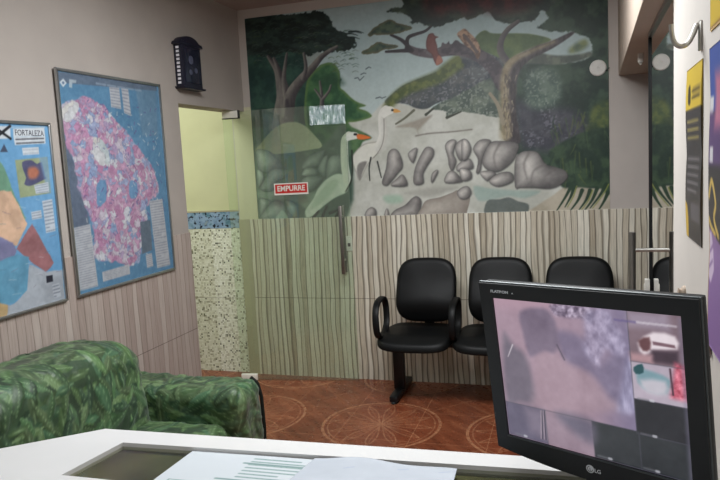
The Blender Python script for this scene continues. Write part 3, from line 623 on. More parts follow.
# --------------------------------------------------------------------- mural
T = TRACE['mural']
cv = Canvas(-2.242, .232, 1.200, 2.672, .0048, (140, 158, 160))
X, Y = cv.X, cv.Y
g = sstep(1.7, 2.65, Y)[..., None]
cv.c = np.array((188, 202, 200.)) * (1 - g) + np.array((166, 188, 190.)) * g
cv.noise(6, 3)
def leafy(c0, c1, sc=26, st=1.0):
    c0 = np.array(c0, float); c1 = np.array(c1, float)
    def f(X, Y, d):
        n = fbm(X * sc * st, Y * sc, 4); k = sstep(.34, .68, n)[..., None]; return c0 * (1 - k) + c1 * k
    return f
def speck(c0, c1, dots, sc=20):
    base = leafy(c0, c1, sc); dots = np.array(dots, float)
    def f(X, Y, d):
        c = base(X, Y, d); k = (sstep(.62, .74, vnoise(X * 95, Y * 95)) * .75 * sstep(.35, .6, fbm(X * 9, Y * 9)))[..., None]
        return c * (1 - k) + dots * k
    return f
def edgelit(inner, edge, w):
    def f(X, Y, d):
        c = inner(X, Y, d) if callable(inner) else np.zeros(X.shape + (3,)) + np.array(inner, float)
        k = sstep(w, 0, d)[..., None]; return c * (1 - k) + np.array(edge, float) * k
    return f
HM = [0.0078159699, -0.00013181002, -4.4416266, 0.00042041473, -0.0084927367, 3.0613248, 0.00054441556, -0.00022397663]          # tracing sheet -> metres on the wall
def TT_(pts):
    out = []
    for x, y in pts:
        w = HM[6] * x + HM[7] * y + 1
        out.append(((HM[0] * x + HM[1] * y + HM[2]) / w, (HM[3] * x + HM[4] * y + HM[5]) / w))
    return out
# pale ground and hills
cv.fill(T['ground'], leafy((186, 188, 178), (204, 206, 198), 7), soft=.01)
cv.fill(TT_([(346, 122), (352, 126), (362, 130.5), (372, 137), (363, 141), (360, 148), (355, 153), (351, 162), (346, 168), (344, 150)]), leafy((62, 96, 62), (92, 124, 84), 20), soft=.008)
cv.fill(T['hill'], speck((66, 74, 78), (88, 92, 92), (122, 124, 130)), soft=.006)
def hilltop(X, Y, s):
    return leafy((76, 90, 52), (106, 116, 64), 30)(X, Y, s)
cv.stroke([(a + .01, b - .035) for a, b in T['hill_edge']], .06, hilltop, .10, soft=.022)
cv.fill(T['foliage_mid'], speck((56, 64, 72), (90, 96, 98), (126, 130, 134)), soft=.01, jag=.02)
cv.fill(T['hill2'], speck((74, 88, 80), (108, 120, 106), (142, 150, 140)), soft=.005, jag=.008)
for s_ in T['tips']: cv.stroke(s_, .02, (62, 66, 56), .008)
cv.fill(T['shade_tri'], (158, 152, 140), soft=.012)
cv.stroke(T['diag'], .012, (104, 104, 88), .018)
cv.stroke(T['ridge_line'], .009, (126, 122, 114), soft=.006)
cv.fill(T['mint'], (164, 188, 170), soft=.02)
# left side woods
cv.fill(T['mass'], leafy((32, 60, 56), (52, 84, 72), 12), soft=.01, jag=.01)
cv.fill(T['bush'], edgelit(leafy((46, 86, 58), (72, 112, 72), 14), (92, 122, 70), .03), soft=.006)
cv.fill([(q[0] + .02, q[1] - .08) for q in T['bush'][1:7]], (40, 72, 52), soft=.03, a=.6)
cv.fill(T['gap'], (150, 162, 158), soft=.005)
cv.fill(T['ground_left'], leafy((66, 88, 76), (92, 112, 98), 10), soft=.02)
cv.fill(T['mound'], lambda X, Y, d: np.array((156, 162, 134.)) + ((X + 1.95) * 90)[..., None].clip(-20, 26), soft=.008)
cv.fill(T['canopy'], leafy((26, 40, 38), (48, 66, 60), 34, .5), soft=.005, jag=.014, jscale=55)
rng = np.random.RandomState(5)
cp = np.array(T['canopy'])
for k in range(150):
    x = rng.uniform(-2.2, -1.43); z = rng.uniform(2.30, 2.62) - max(0, (x + 1.9)) * .25
    L = rng.uniform(.02, .06); cc = [(78, 98, 88), (60, 84, 72), (96, 106, 96), (70, 92, 50)][k % 4]
    cv.stroke([(x, z), (x + L * .5, z + .006), (x + L, z - .004)], .007, cc, .003, a=.55)
for k in range(26):
    x = rng.uniform(-1.7, -1.42); z = 2.505 - (x + 1.7) * .20 + rng.uniform(-.05, .05)
    cv.stroke([(x, z), (x + .05, z - .004), (x + .09, z - .02)], .013, (34, 50, 48), .003)
def bark(dk, lt):
    dk = np.array(dk, float); lt = np.array(lt, float)
    def f(X, Y, s):
        k = (sstep(-.9, .9, s) * .8 + (fbm(X * 40, Y * 12) - .5) * .5).clip(0, 1)[..., None]; return dk * (1 - k) + lt * k
    return f
bk = bark((62, 58, 62), (142, 138, 130))
PX = .0069                                            # about one photo pixel, in metres on this wall
TT = TT_
for pts, a_, b_ in (([(283, 126), (284, 108), (284, 95), (281, 80), (277, 68), (268, 55)], 26, 3), ([(285, 108), (283, 88), (279, 70), (274, 57)], 10, 3), ([(287, 100), (284, 80), (285, 66), (287, 52)], 7, 2.5),
                    ([(288, 112), (291, 94), (300, 80), (312, 67), (323, 54), (337, 45)], 15, 3), ([(303, 77), (306, 66), (304, 52)], 5, 3), ([(322, 106), (322, 96), (320, 80)], 6, 2), ([(322, 98), (318, 92), (315, 88)], 3, 2), ([(323, 98), (329, 90), (331, 84)], 3.5, 2)):
    cv.stroke(TT(pts), a_ * PX, bk, b_ * PX)
cv.stroke(TT([(287, 124), (288, 112), (287, 100)]), 8 * PX, (58, 54, 62), 4 * PX, soft=.012, a=.8)
cv.fill(T['mound'], lambda X, Y, d: np.array((156, 162, 134.)) + ((X + 1.95) * 90)[..., None].clip(-20, 26), soft=.008)
# right tree
cv.fill(TT_([(503, 62), (520, 55), (545, 55), (548, 110), (545, 152), (515, 146), (500, 128)]), leafy((44, 60, 54), (66, 84, 72), 15), soft=.01, smooth=0)
cv.fill(TT_([(512, 150), (538, 166), (562, 186), (575, 192), (612, 192), (612, 96), (520, 96)]), leafy((40, 58, 50), (62, 82, 66), 15), soft=.01, smooth=0)
cv.fill(T['yellow_hill'], leafy((80, 102, 66), (100, 120, 74), 16), soft=.006)
cv.fill(T['dark_right'], leafy((34, 54, 46), (60, 82, 66), 15), soft=.006, jag=.012)
cv.fill(T['base_purple'], speck((62, 64, 74), (78, 80, 88), (112, 112, 124)), soft=.05)
cv.fill(T['bush_pale'], speck((78, 98, 90), (110, 128, 116), (146, 158, 148)), soft=.035, a=.85)
for q in T['patch_y']: cv.fill(q, leafy((66, 84, 54), (112, 122, 62), 22), soft=.02, a=.75)
cv.stroke(T['limb'], .045, speck((66, 60, 68), (92, 84, 88), (112, 108, 112)), .10, soft=.005)
cv.fill(T['limb_bump'], leafy((66, 60, 68), (90, 84, 88), 30), soft=.005, jag=.006)
for q in T['twigs']: cv.stroke(q, .030, (56, 52, 56), .016)
cv.fill(T['clumps'][2], leafy((46, 60, 56), (70, 86, 72), 22, .6), soft=.006, jag=.014)
cv.fill(T['red'], leafy((58, 42, 44), (92, 48, 50), 14), soft=.05, a=.9)
for q in T['clumps'][:2]: cv.fill(q, edgelit(leafy((54, 74, 66), (82, 100, 80), 30), (98, 98, 76), .022), soft=.004, jag=.006)
bl = bark((74, 70, 74), (110, 106, 102))
cv.stroke(T['branch_l'], .050, bl, .026)
cv.stroke(T['branch_r'], .085, leafy((78, 88, 80), (110, 118, 104), 24), .03, soft=.01)
def trunk2(X, Y, d):
    w = sstep(.0, .09, d)[..., None]; k = sstep(-.465, -.39, X - np.maximum(Y - 2.12, 0) * 1.1)[..., None]; n = (fbm(X * 70, Y * 24) - .5)[..., None] * 56
    return (np.array((160, 148, 120.)) * (1 - k) + np.array((84, 78, 82.)) * k) * (.82 + .18 * w) + n
cv.fill(T['trunk'], trunk2, soft=.006)
cv.stroke(TT_([(505.5, 134), (505, 118), (504.5, 100), (504, 84), (506, 69), (513.5, 58.5), (526, 51.5), (539, 45.5), (554, 39.5)]), .075, leafy((150, 138, 108), (178, 166, 136), 40), .018, soft=.02, a=.8)
for k in range(60):
    x = rng.uniform(504, 517); y = rng.uniform(70, 134); cv.stroke(TT_([(x, y), (x + rng.uniform(-2, 2), y + rng.uniform(3, 8))]), .008, [(92, 84, 78), (176, 166, 140), (70, 64, 66)][k % 3], .004, a=.6)
cv.stroke(T['trunk_root'], .02, (150, 142, 122), .03)
# water, sand, grass
cv.fill(T['ledge'], (168, 168, 160), soft=.02)
cv.fill(T['water_left'], (126, 146, 130), soft=.02)
cv.fill(T['pool2'], (158, 176, 168), soft=.012)
cv.fill(T['sand'], leafy((172, 164, 146), (190, 182, 164), 10), soft=.008)
cv.fill(T['gray_pool'], (104, 112, 108), soft=.006)
cv.fill([(-.13, 1.60), (.24, 1.72), (.24, 1.32), (.16, 1.345), (.06, 1.35), (0.0, 1.345), (-.06, 1.36), (-.05, 1.45)], leafy((38, 58, 48), (62, 84, 62), 14), soft=.012)
for i, q in enumerate(T['blades']):
    cv.stroke(q, .026, (44, 66, 50), .006)
    if i % 2: cv.stroke([(a + .016, b) for a, b in q], .008, (134, 142, 74), .004)
for k in range(46):
    x = rng.uniform(-.12, .22); z = rng.uniform(1.42, 1.85); L = rng.uniform(.06, .14); dx = rng.uniform(-.05, .06)
    cv.stroke([(x, z), (x + dx * .4, z - L * .5), (x + dx, z - L)], .010, [(72, 94, 62), (40, 60, 52), (98, 110, 60)][k % 3], .003, a=.55)
# rocks
tone = {0: ((70, 86, 82), (178, 192, 180)), 1: ((140, 160, 146), (166, 184, 168)), 2: ((84, 82, 82), (222, 218, 211)), 3: ((132, 124, 116), (196, 190, 180))}
def rockcol(poly, kind):
    P = np.array(poly); c = P.mean(0); sz = max(np.ptp(P[:, 0]), np.ptp(P[:, 1])); wd = min(np.ptp(P[:, 0]), np.ptp(P[:, 1]))
    dk, lt = (np.array(v, float) for v in tone[kind])
    def f(X, Y, d):
        e = (d / (wd * .36)).clip(0, 1) ** .55; q = ((-(X - c[0]) * .8 + (Y - c[1]) * .6) / sz + .5).clip(0, 1)
        k = (e * (.12 + 1.12 * q) + (fbm(X * 22, Y * 22) - .5) * .25).clip(0, 1)[..., None]; return dk * (1 - k) + lt * k
    return f
for poly, kind in T['rocks']:
    if kind in (0, 2): cv.fill([(x + .006, y - .007) for x, y in poly], (52, 52, 54) if kind == 2 else (50, 64, 60), soft=.008, a=.75)
    cv.fill(poly, rockcol(poly, int(kind)), soft=.004)
for q in ([(529, 152), (524, 164), (527, 178)], [(545, 164), (534, 170), (531, 182)], [(555, 168), (545, 176)], [(500, 142), (494, 155), (496, 168)]): cv.stroke(TT_(q), .016, (112, 108, 106), .006, soft=.012, a=.7)
# the second egret, then the nearer one
cv.fill(T['egret2_body'], edgelit((220, 220, 210), (160, 158, 148), .012), soft=.005)
cv.fill(T['egret2_tail'], (132, 130, 126), soft=.008)
cv.stroke(T['egret2_neck'], 7.5 * PX, bark((222, 222, 214), (188, 188, 180)), 10 * PX)
cv.fill(T['egret2_head'], (224, 224, 216), soft=.004)
cv.stroke(T['egret2_edge'], .007, (140, 136, 130), .005)
cv.fill(T['egret2_beak'], (214, 158, 84), soft=.003); cv.fill([(x, y) for x, y in TT([(391.5, 108), (393.5, 108), (393.5, 109.8), (391.5, 109.8)])], (30, 30, 30), soft=.003)
for q in T['egret2_legs']: cv.stroke(q, .011, (38, 42, 40), .008)
cv.fill(T['egret_body'], edgelit(leafy((204, 214, 202), (216, 224, 212), 20), (140, 160, 144), .012), soft=.004)
cv.fill(T['egret_wing'], (184, 200, 182), soft=.014)
cv.stroke(T['egret_neck'], 7 * PX, bark((222, 226, 212), (188, 198, 184)), 9 * PX)
cv.fill(T['egret_head'], (228, 232, 224), soft=.004)
cv.fill(T['egret_beak'], (222, 118, 58), soft=.003)
cv.fill(TT([(354, 132.5), (357, 132.5), (357, 134.5), (354, 134.5)]), (26, 28, 28), soft=.003)
cv.stroke(T['egret_line'], .014, (46, 54, 46), .01)
for q in T['egret_legs']: cv.stroke(q, .022, (34, 40, 36), .016)
# birds on the limb, gulls
cv.fill(T['parrot'], edgelit((116, 70, 64), (92, 56, 54), .012), soft=.004)
cv.fill(T['parrot_tail'], (168, 112, 92), soft=.005)
cv.fill(T['owl'], leafy((104, 80, 66), (176, 146, 122), 40), soft=.004)
cv.stroke(TT([(464, 33), (470, 40), (477, 50)]), .02, (96, 84, 80), .02)
for q in T['gulls']: cv.stroke(q, .008, (86, 98, 104), .006, smooth=0)
cv.noise(7, 60); cv.noise(5, 9)
# thin painted skin on the wall; its top edge is the traced border
M_mural = painted('mural_paint', .42, .45, .12)
def mtop(X): return 2.660 - (X + 2.242) * .004
def mfn(X, Y): return np.stack([X, np.full_like(X, D - .0042), 1.2005 + (Y - 1.2005) * (mtop(X) - 1.2005) / (2.672 - 1.2005)], 1)
def mbk(X, Y): v = mfn(X, Y); v[:, 1] = D - .0002; return v
mo = cv.mesh('wall_mural', mfn, M_mural, back=mbk)
tag(mo, 'large painted mural of egrets, waterfall, rocks and trees on the far wall', 'mural')

# round cover plate over the mural
cp_ = MB().lathe([(.050, 0), (.050, .006), (.044, .011), (.006, .013), (.004, .009)], lambda x, y, h: (.170 + x, D - .005 - h, 2.087 + y), 28).build('cover_plate', plain('plate_white', (214, 212, 206), .5, .4, 0, .03), smooth=True)
tag(cp_, 'round white cover plate with a stub of wire at the right of the mural', 'cover plate')
MB().tube([(.21, D - .008, 2.065), (.225, D - .02, 2.07), (.236, D - .008, 2.083)], .0025, seg=6).build('wire', M_blackp, cp_, smooth=True)

sw = MB().box(-1.552, -1.508, D - .020, D - .0105, .952, 1.060).build('light_switch', M_whitep, bevel=.004)
tag(sw, 'small white switch plate on the striped tiles beside the glass door edge', 'light switch')
MB().box(-1.540, -1.520, D - .024, D - .0195, .985, 1.010).build('rocker', M_blackp, sw, bevel=.002)

# --------------------------------------------------------------- framed maps
M_print = painted('map_print', .42, .35)
M_frame = plain('silver_frame', (176, 178, 178), .32, .5, .9, .03)
def quadframe(fr, w, depth, name, parent, xs):
    q = np.array(fr, float); c = q.mean(0)
    for i in range(4):
        a, b = q[i], q[(i + 1) % 4]; t_ = (b - a) / np.linalg.norm(b - a); n_ = np.array((-t_[1], t_[0]))
        if np.dot(c - a, n_) < 0: n_ = -n_
        poly = [a, b, b + n_ * w - t_ * w, a + n_ * w + t_ * w]
        MB().prism([tuple(v) for v in poly], lambda y, z, d: (xs + d, y, z), 0, depth).build(name, M_frame, parent, bevel=.0025)
m = TRACE['map_large']; fy = [p_[0] for p_ in m['frame']]; fz = [p_[1] for p_ in m['frame']]
Y0, Y1, Z0, Z1 = 2.60, 3.435, .998, 2.092
mp = thing('framed_map', (XL + .01, (Y0 + Y1) / 2, Z0), 'large blue and pink map in a silver frame, nearer the doorway', 'map', 'framed maps on the left wall')
cv = Canvas(Y0 + .006, Y1 - .006, Z0 + .006, Z1 - .006, .004, (78, 128, 164))
cv.noise(7, 8)
rng = np.random.RandomState(3)
cv.fill(m['block'], (92, 130, 158), smooth=0, soft=.01)
cv.fill(m['dark'], (82, 94, 114), smooth=2, soft=.01)
def patchwork(pal, n, bx, seed):
    r = np.random.RandomState(seed); c = np.stack([r.uniform(bx[0], bx[1], n), r.uniform(bx[2], bx[3], n)], 1); pi = r.randint(0, len(pal), n); pal = np.array(pal, float)
    def f(X, Y, d):
        xx = X + (fbm(X * 40, Y * 40, 2) - .5) * .05; yy = Y + (fbm(X * 40 + 9, Y * 40 + 4, 2) - .5) * .05
        b1 = np.full(X.shape, 9.); b2 = b1.copy(); k = np.zeros(X.shape, int)
        for i, (a, b) in enumerate(c):
            q = (xx - a) ** 2 + (yy - b) ** 2; u = q < b1; b2 = np.where(u, b1, np.minimum(b2, q)); k = np.where(u, i, k); b1 = np.where(u, q, b1)
        col = pal[pi[k]] + ((fbm(X * 90, Y * 90, 2) - .5) * 46)[..., None]
        e = sstep(.006, .0, np.sqrt(b2) - np.sqrt(b1))[..., None] * .35
        return col * (1 - e) + np.array((120, 96, 120.)) * e
    return f
bx = (2.62, 3.42, 1.05, 2.0)
cv.fill(m['land'], patchwork([(188, 132, 166), (196, 146, 176), (180, 122, 158), (196, 184, 196), (134, 154, 190), (166, 142, 176), (204, 204, 210), (186, 134, 164), (150, 160, 194), (196, 156, 180)], 900, bx, 4), soft=.006, jag=.016, jscale=30)
for k_ in ('white1', 'white2'): cv.fill(m[k_], patchwork([(206, 206, 206), (190, 200, 200), (212, 208, 200)], 60, bx, 9), jag=.01)
for k_ in ('blue1', 'blue2'): cv.fill(m[k_], (96, 140, 180), jag=.01)
for k in range(330):
    y = rng.uniform(2.70, 3.38); z = rng.uniform(1.12, 1.95); cv.stroke([(y, z), (y + rng.uniform(-.02, .02), z + rng.uniform(-.02, .02))], .005, [(66, 70, 130), (222, 222, 222), (96, 60, 120), (220, 220, 214)][k % 4], a=.7)
cv.fill(m['dark2'], (84, 98, 112), smooth=0)
for i, q in enumerate(m['boxes']):
    cv.fill(q, (186, 188, 192), smooth=0); cv.text_rows(q, (128, 132, 146), 26 if i in (0, 2) else 7, rng, .6)
cv.fill(m['strip'], (86, 102, 122), smooth=0); cv.fill(m['logo'], (214, 222, 226), smooth=0); cv.fill([(a * .45 + np.mean([q[0] for q in m['logo']]) * .55, b * .45 + np.mean([q[1] for q in m['logo']]) * .55) for a, b in m['logo']], (86, 110, 140), smooth=0)
cv.fill(m['logo2'], (190, 202, 208), smooth=0, a=.8); cv.text_rows([(2.86, 2.06), (3.28, 2.055), (3.28, 2.03), (2.86, 2.035)], (150, 166, 182), 1, rng, .6)
cv.noise(14, 70); cv.noise(10, 26); cv.c = cv.c * .76 + np.array((112, 122, 134.)) * .24  # grey haze of reflections on the glazing mixed into the print colours
fn = lambda X, Y: np.stack([np.full_like(X, XL + .016), X, Y], 1); bkf = lambda X, Y: np.stack([np.full_like(X, XL + .0105), X, Y], 1)
cv.mesh('map_sheet', fn, M_print, mp, back=bkf)
quadframe([(Y0, Z1), (Y1, Z1), (Y1, Z0), (Y0, Z0)], .014, .014, 'frame', mp, XL + .0105)

m = TRACE['map_small']
Y0, Y1, Z0, Z1 = 1.74, 2.532, 1.0, 1.832
mp2 = thing('framed_map', (XL + .01, (Y0 + Y1) / 2, Z0), 'blue, orange and red city map in grey frame above the sofa, at left edge', 'map', 'framed maps on the left wall')
cv = Canvas(Y0 + .006, Y1 - .006, Z0 + .006, Z1 - .006, .0036, (100, 156, 200))
cv.noise(5, 8)
for k_, col in (('green', (104, 150, 120)), ('orange', (214, 174, 142)), ('gray', (164, 170, 178)), ('red', (150, 96, 98)), ('purple', (124, 122, 160)), ('teal', (88, 146, 176)), ('ochre', (196, 164, 112))):
    cv.fill(m[k_], leafy([v * .93 for v in col], [min(255, v * 1.05) for v in col], 14), smooth=0, soft=.004, jag=.004)
for k in range(60):
    y = rng.uniform(1.8, 2.5); z = rng.uniform(1.06, 1.55); cv.stroke([(y, z), (y + rng.uniform(.01, .05), z + rng.uniform(-.01, .01))], .003, [(110, 90, 110), (210, 214, 220), (80, 110, 130)][k % 3], a=.4)
cv.fill(m['inset'], (146, 158, 118), smooth=0); cv.fill(m['inset_land'], (72, 72, 104), smooth=2); cv.fill(m['inset_core'], (176, 104, 78), smooth=3, soft=.012)
cv.fill([(m['inset'][1][0] - .05, m['inset'][1][1]), m['inset'][1], m['inset'][2], (m['inset'][2][0] - .02, m['inset'][2][1])], (112, 150, 186), smooth=0, soft=.01, a=.7)
for i, q in enumerate(m['boxes']):
    cv.fill(q, (196, 204, 212), smooth=0); cv.text_rows(q, (120, 132, 150), (4, 9, 3)[i], rng, .6)
cv.fill(m['band'], (196, 204, 208), smooth=0, a=.5)
for k_ in ('logo_box', 'title', 'title2', 'box1'): cv.fill(m[k_], (206, 212, 216), smooth=0)
cv.text_rows(m['title2'], (60, 60, 66), 2, rng, .8); cv.text_rows(m['box1'], (150, 164, 180), 2, rng, .5)
lb = m['logo_box']; cv.stroke([lb[0], lb[2]], .012, (24, 24, 28), smooth=0); cv.stroke([lb[3], lb[1]], .012, (24, 24, 28), smooth=0)
cv.fill(m['tri'], (52, 62, 84), smooth=0); cv.fill(m['square'], (30, 30, 40), smooth=0)
cv.fill(m['label'], (176, 182, 190), smooth=0); cv.text_rows(m['label'], (100, 104, 116), 4, rng, .6)
cv.noise(10, 60); cv.noise(8, 20); cv.c = cv.c * .84 + np.array((120, 132, 146.)) * .16  # same reflected haze, thinner, blended over this map's colours
sh = cv.mesh('map_sheet', fn, M_print, mp2, back=bkf)
quadframe([(Y0, Z1), (Y1, Z1), (Y1, Z0), (Y0, Z0)], .013, .014, 'frame', mp2, XL + .0105)
tq = np.array(m['title']).mean(0); M_ink = plain('dark_ink', (84, 84, 92), .5, .3, 0, .02)
text_mesh('FORTALEZA', .036, lambda x, y, z: (XL + .0168 + z, tq[0] + x, tq[1] + y - .004), M_ink, 'map_title', sh, .0002, width=.165)

# ------------------------------------------------------------ wall clock case
M_navy = plain('navy_lacquer', (30, 30, 46), .4, .45, 0, .12, 12)
M_navy2 = plain('smoked_glass', (36, 38, 54), .12, .5, 0, .1, 9)
ck = thing('wall_clock', (XL, 3.75, 2.1), 'dark navy wall clock with arched top and white squares up its side', 'wall clock')
def cf(a, b, d): return (XL + d, a, b)
YC, HW = 3.75, .11
arch = [(YC - HW, 2.095), (YC + HW, 2.095), (YC + HW, 2.36)] + [(YC + HW * math.cos(a), 2.36 + .052 * math.sin(a)) for a in np.linspace(0, PI, 15)[1:-1]] + [(YC - HW, 2.36)]
MB().prism(arch, cf, .0, .056).build('case', M_navy, ck, bevel=.004)
MB().prism([(YC - HW - .024, 2.352), (YC + HW + .024, 2.352), (YC + HW + .012, 2.374), (YC - HW - .012, 2.374)], cf, 0, .064).build('cornice', M_navy, ck, bevel=.004)
MB().prism([(YC - HW - .008, 2.086), (YC + HW + .010, 2.086), (YC + HW + .024, 2.100), (YC - HW - .020, 2.100)], cf, 0, .068).build('plinth', M_navy, ck, bevel=.003)
dr = MB().prism([(YC - .088, 2.125), (YC + .088, 2.125), (YC + .088, 2.335), (YC - .088, 2.335)], cf, .056, .061).build('door', M_navy2, ck, bevel=.002)
M_dial = plain('dim_dial', (84, 88, 108), .35, .4, 0, .1)
MB().lathe([(.026, 0), (.026, .002), (.022, .003), (.0, .003)], lambda x, y, h: (XL + .061 + h, YC - .02 + x, 2.265 + y), 24).build('dial', M_dial, dr, smooth=True)
for a_, b_ in ((YC - .03, 2.190), (YC + .032, 2.205)):
    MB().lathe([(.017, 0), (.017, .002), (.0, .003)], lambda x, y, h: (XL + .061 + h, a_ + x, b_ + y), 16).build('weight', M_dial, dr, smooth=True)
M_sq = plain('white_inlay', (232, 230, 236), .5, .4, 0, .02)
for k in range(10):
    z = 2.116 + k * .0235
    MB().box(XL + .018, XL + .038, YC - HW - .003, YC - HW + .001, z, z + .0135).build('side_square', M_sq, ck)

# --------------------------------------------------------------------- chairs
M_vinyl = plain('black_vinyl', (10, 11, 12), .5, .22, 0, .10, 90, .12)
M_bmetal = plain('black_steel', (20, 20, 22), .4, .5, .2, .06)
def pad(w0, w1, h, t, fn, ex=4.2, n=56, rings=12, crown=.6):
    """pillow: superellipse outline tapering from w0 (bottom) to w1 (top); fn(a, b, d)"""
    mb = MB(); k = 0; V = []; F = []
    prof = [(r, t * (crown + (1 - crown) * (1 - r ** 2.2))) for r in np.linspace(.0, .93, rings)[1:]] + [(.965, t * crown * .88), (.99, t * crown * .62), (1.0, t * crown * .3), (1.0, t * .05), (.985, 0.0), (.5, -.002)]
    for r, d in prof:
        for j in range(n):
            a = 2 * PI * j / n; c, s = math.cos(a), math.sin(a)
            x = math.copysign(abs(c) ** (2 / ex), c); y = math.copysign(abs(s) ** (2 / ex), s)
            w = w0 + (w1 - w0) * (y + 1) / 2
            V.append(fn(r * x * w / 2, r * y * h / 2, d))
    R = len(prof)
    for i in range(R - 1):
        for j in range(n):
            j2 = (j + 1) % n; F.append((i * n + j, i * n + j2, (i + 1) * n + j2, (i + 1) * n + j))
    V.append(fn(0, 0, t)); F += [(len(V) - 1, (j + 1) % n, j) for j in range(n)]
    F.append(tuple((R - 1) * n + j for j in range(n)))
    return mb.add(V, F)
CX = [-.942, -.452, .038]
ch = thing('tandem_chair', (-.45, 4.22, 0), 'row of three black padded waiting-room seats on one steel beam below the mural', 'waiting room chair')
for i, cx in enumerate(CX):
    def bf(a, b, d, cx=cx):
        s = b + .215                                            # up from the lower rim
        yb = 4.330 + s * .17 - .05 * math.exp(-((s - .13) / .12) ** 2) * (1 - (a / .3) ** 2 * .4) + (a / .22) ** 2 * -.018
        return (cx + a, yb - d, .492 + s * .985)
    MB_ = pad(.415, .405, .430, .052, bf, 3.6, crown=.55); MB_.build('backrest', M_vinyl, ch, smooth=True, angle=60)
    def bb(a, b, d, cx=cx): x, y, z = bf(a, b, 0); return (x, y + .004 + d * .5, z)
    def sf(a, b, d, cx=cx):
        y = 4.165 + b; z = .412 + d - .030 * sstep(.10, .24, -b) + .018 * sstep(.12, .24, b) - .006 * math.cos(a / .24 * PI / 2)
        return (cx - .034 + a, y, float(z))
    pad(.500, .484, .45, .062, sf, 4.0, crown=.72).build('seat', M_vinyl, ch, smooth=True, angle=60)
    MB().tube([(cx, 4.26, .395), (cx, 4.36, .40), (cx, 4.395, .44), (cx, 4.405, .53), (cx, 4.42, .64)], .034, .006, seg=12, up=(0, 1, 0), sq=5).build('back_bracket', M_bmetal, ch, smooth=True)
    MB().box(cx - .1, cx + .1, 4.10, 4.29, .398, .408).build('seat_plate', M_bmetal, ch)
for x, tl in ((-1.196, -.06), (-.715, 0), (-.207, 0), (.300, .04)):
    lp = MB(); pts = []
    for k in range(44):
        a = 2 * PI * k / 44; c, s = math.cos(a), math.sin(a)
        y = math.copysign(abs(c) ** .72, c) * .130; z = math.copysign(abs(s) ** .8, s) * .116
        pts.append((x + tl * (z + .1), 4.105 + y + z * .12, .566 + z + y * .06))
    lp.tube(pts, .012, .022, seg=12, closed=True, up=(1, 0, 0), sq=3).build('armrest', M_vinyl, ch, smooth=True)
MB().box(-1.16, .26, 4.205, 4.265, .345, .398).build('beam', M_bmetal, ch, bevel=.004)
for x in (-1.130, .238):
    lg = MB().box(x - .037, x + .037, 4.212, 4.258, .045, .348).build('leg', M_bmetal, ch, bevel=.004)
    MB().box(x - .029, x + .029, 4.045, 4.475, .012, .052).build('foot', M_bmetal, lg, bevel=.008)
    for y in (4.052, 4.468):
        MB().lathe([(.016, 0), (.018, .008), (.010, .016)], lambda a, b, h: (x + a, y + b, h), 14).build('glide', M_rubber, lg, smooth=True)

# ----------------------------------------------------------------------- sofa
t = NT('leaf_print_satin'); at = t.n('ShaderNodeAttribute', attribute_name='paint')
p = t.pos(); wv = t.noise(t.vec(p[0], p[1], p[2]), 45, 4, .6)
M_leaf = t.bsdf(at.outputs['Color'], .48, .45, bump=wv, bstr=.25, bdist=.006)
t.b.inputs['Sheen Weight'].default_value = .15
def rbox_grid(x0, x1, y0, y1, z0, z1, r, res):
    """rounded box as one closed grid surface -> V, F, N (numpy)"""
    lo = np.array((x0, y0, z0)); hi = np.array((x1, y1, z1)); size = hi - lo
    key = {}; V = []; F = []
    n = np.maximum((size / res).astype(int), 2)
    ax = [np.linspace(0, 1, k + 1) for k in n]
    idx = {}
    def vid(i, j, k):
        q = (i, j, k)
        if q not in idx: idx[q] = len(V); V.append((ax[0][i], ax[1][j], ax[2][k]))
        return idx[q]
    for a, b, c in ((0, 1, 2), (1, 2, 0), (2, 0, 1)):
        for side in (0, n[c]):
            for i in range(n[a]):
                for j in range(n[b]):
                    q = []
                    for di, dj in ((0, 0), (1, 0), (1, 1), (0, 1)):
                        w = [0, 0, 0]; w[a] = i + di; w[b] = j + dj; w[c] = side; q.append(vid(*w))
                    F.append(q if side else q[::-1])
    P = lo + np.array(V) * size; inner = np.clip(P, lo + r, hi - r); d = P - inner
    L = np.linalg.norm(d, axis=1, keepdims=True); N = d / np.maximum(L, 1e-9)
    return inner + N * r, np.array(F), N
def noise3(P, s, o=3): return (fbm(P[:, 0] * s + P[:, 2] * s * .7, P[:, 1] * s - P[:, 2] * s * .5, o) + fbm(P[:, 1] * s + 31, P[:, 2] * s + P[:, 0] * s * .6 + 7, o)) / 2 - .5
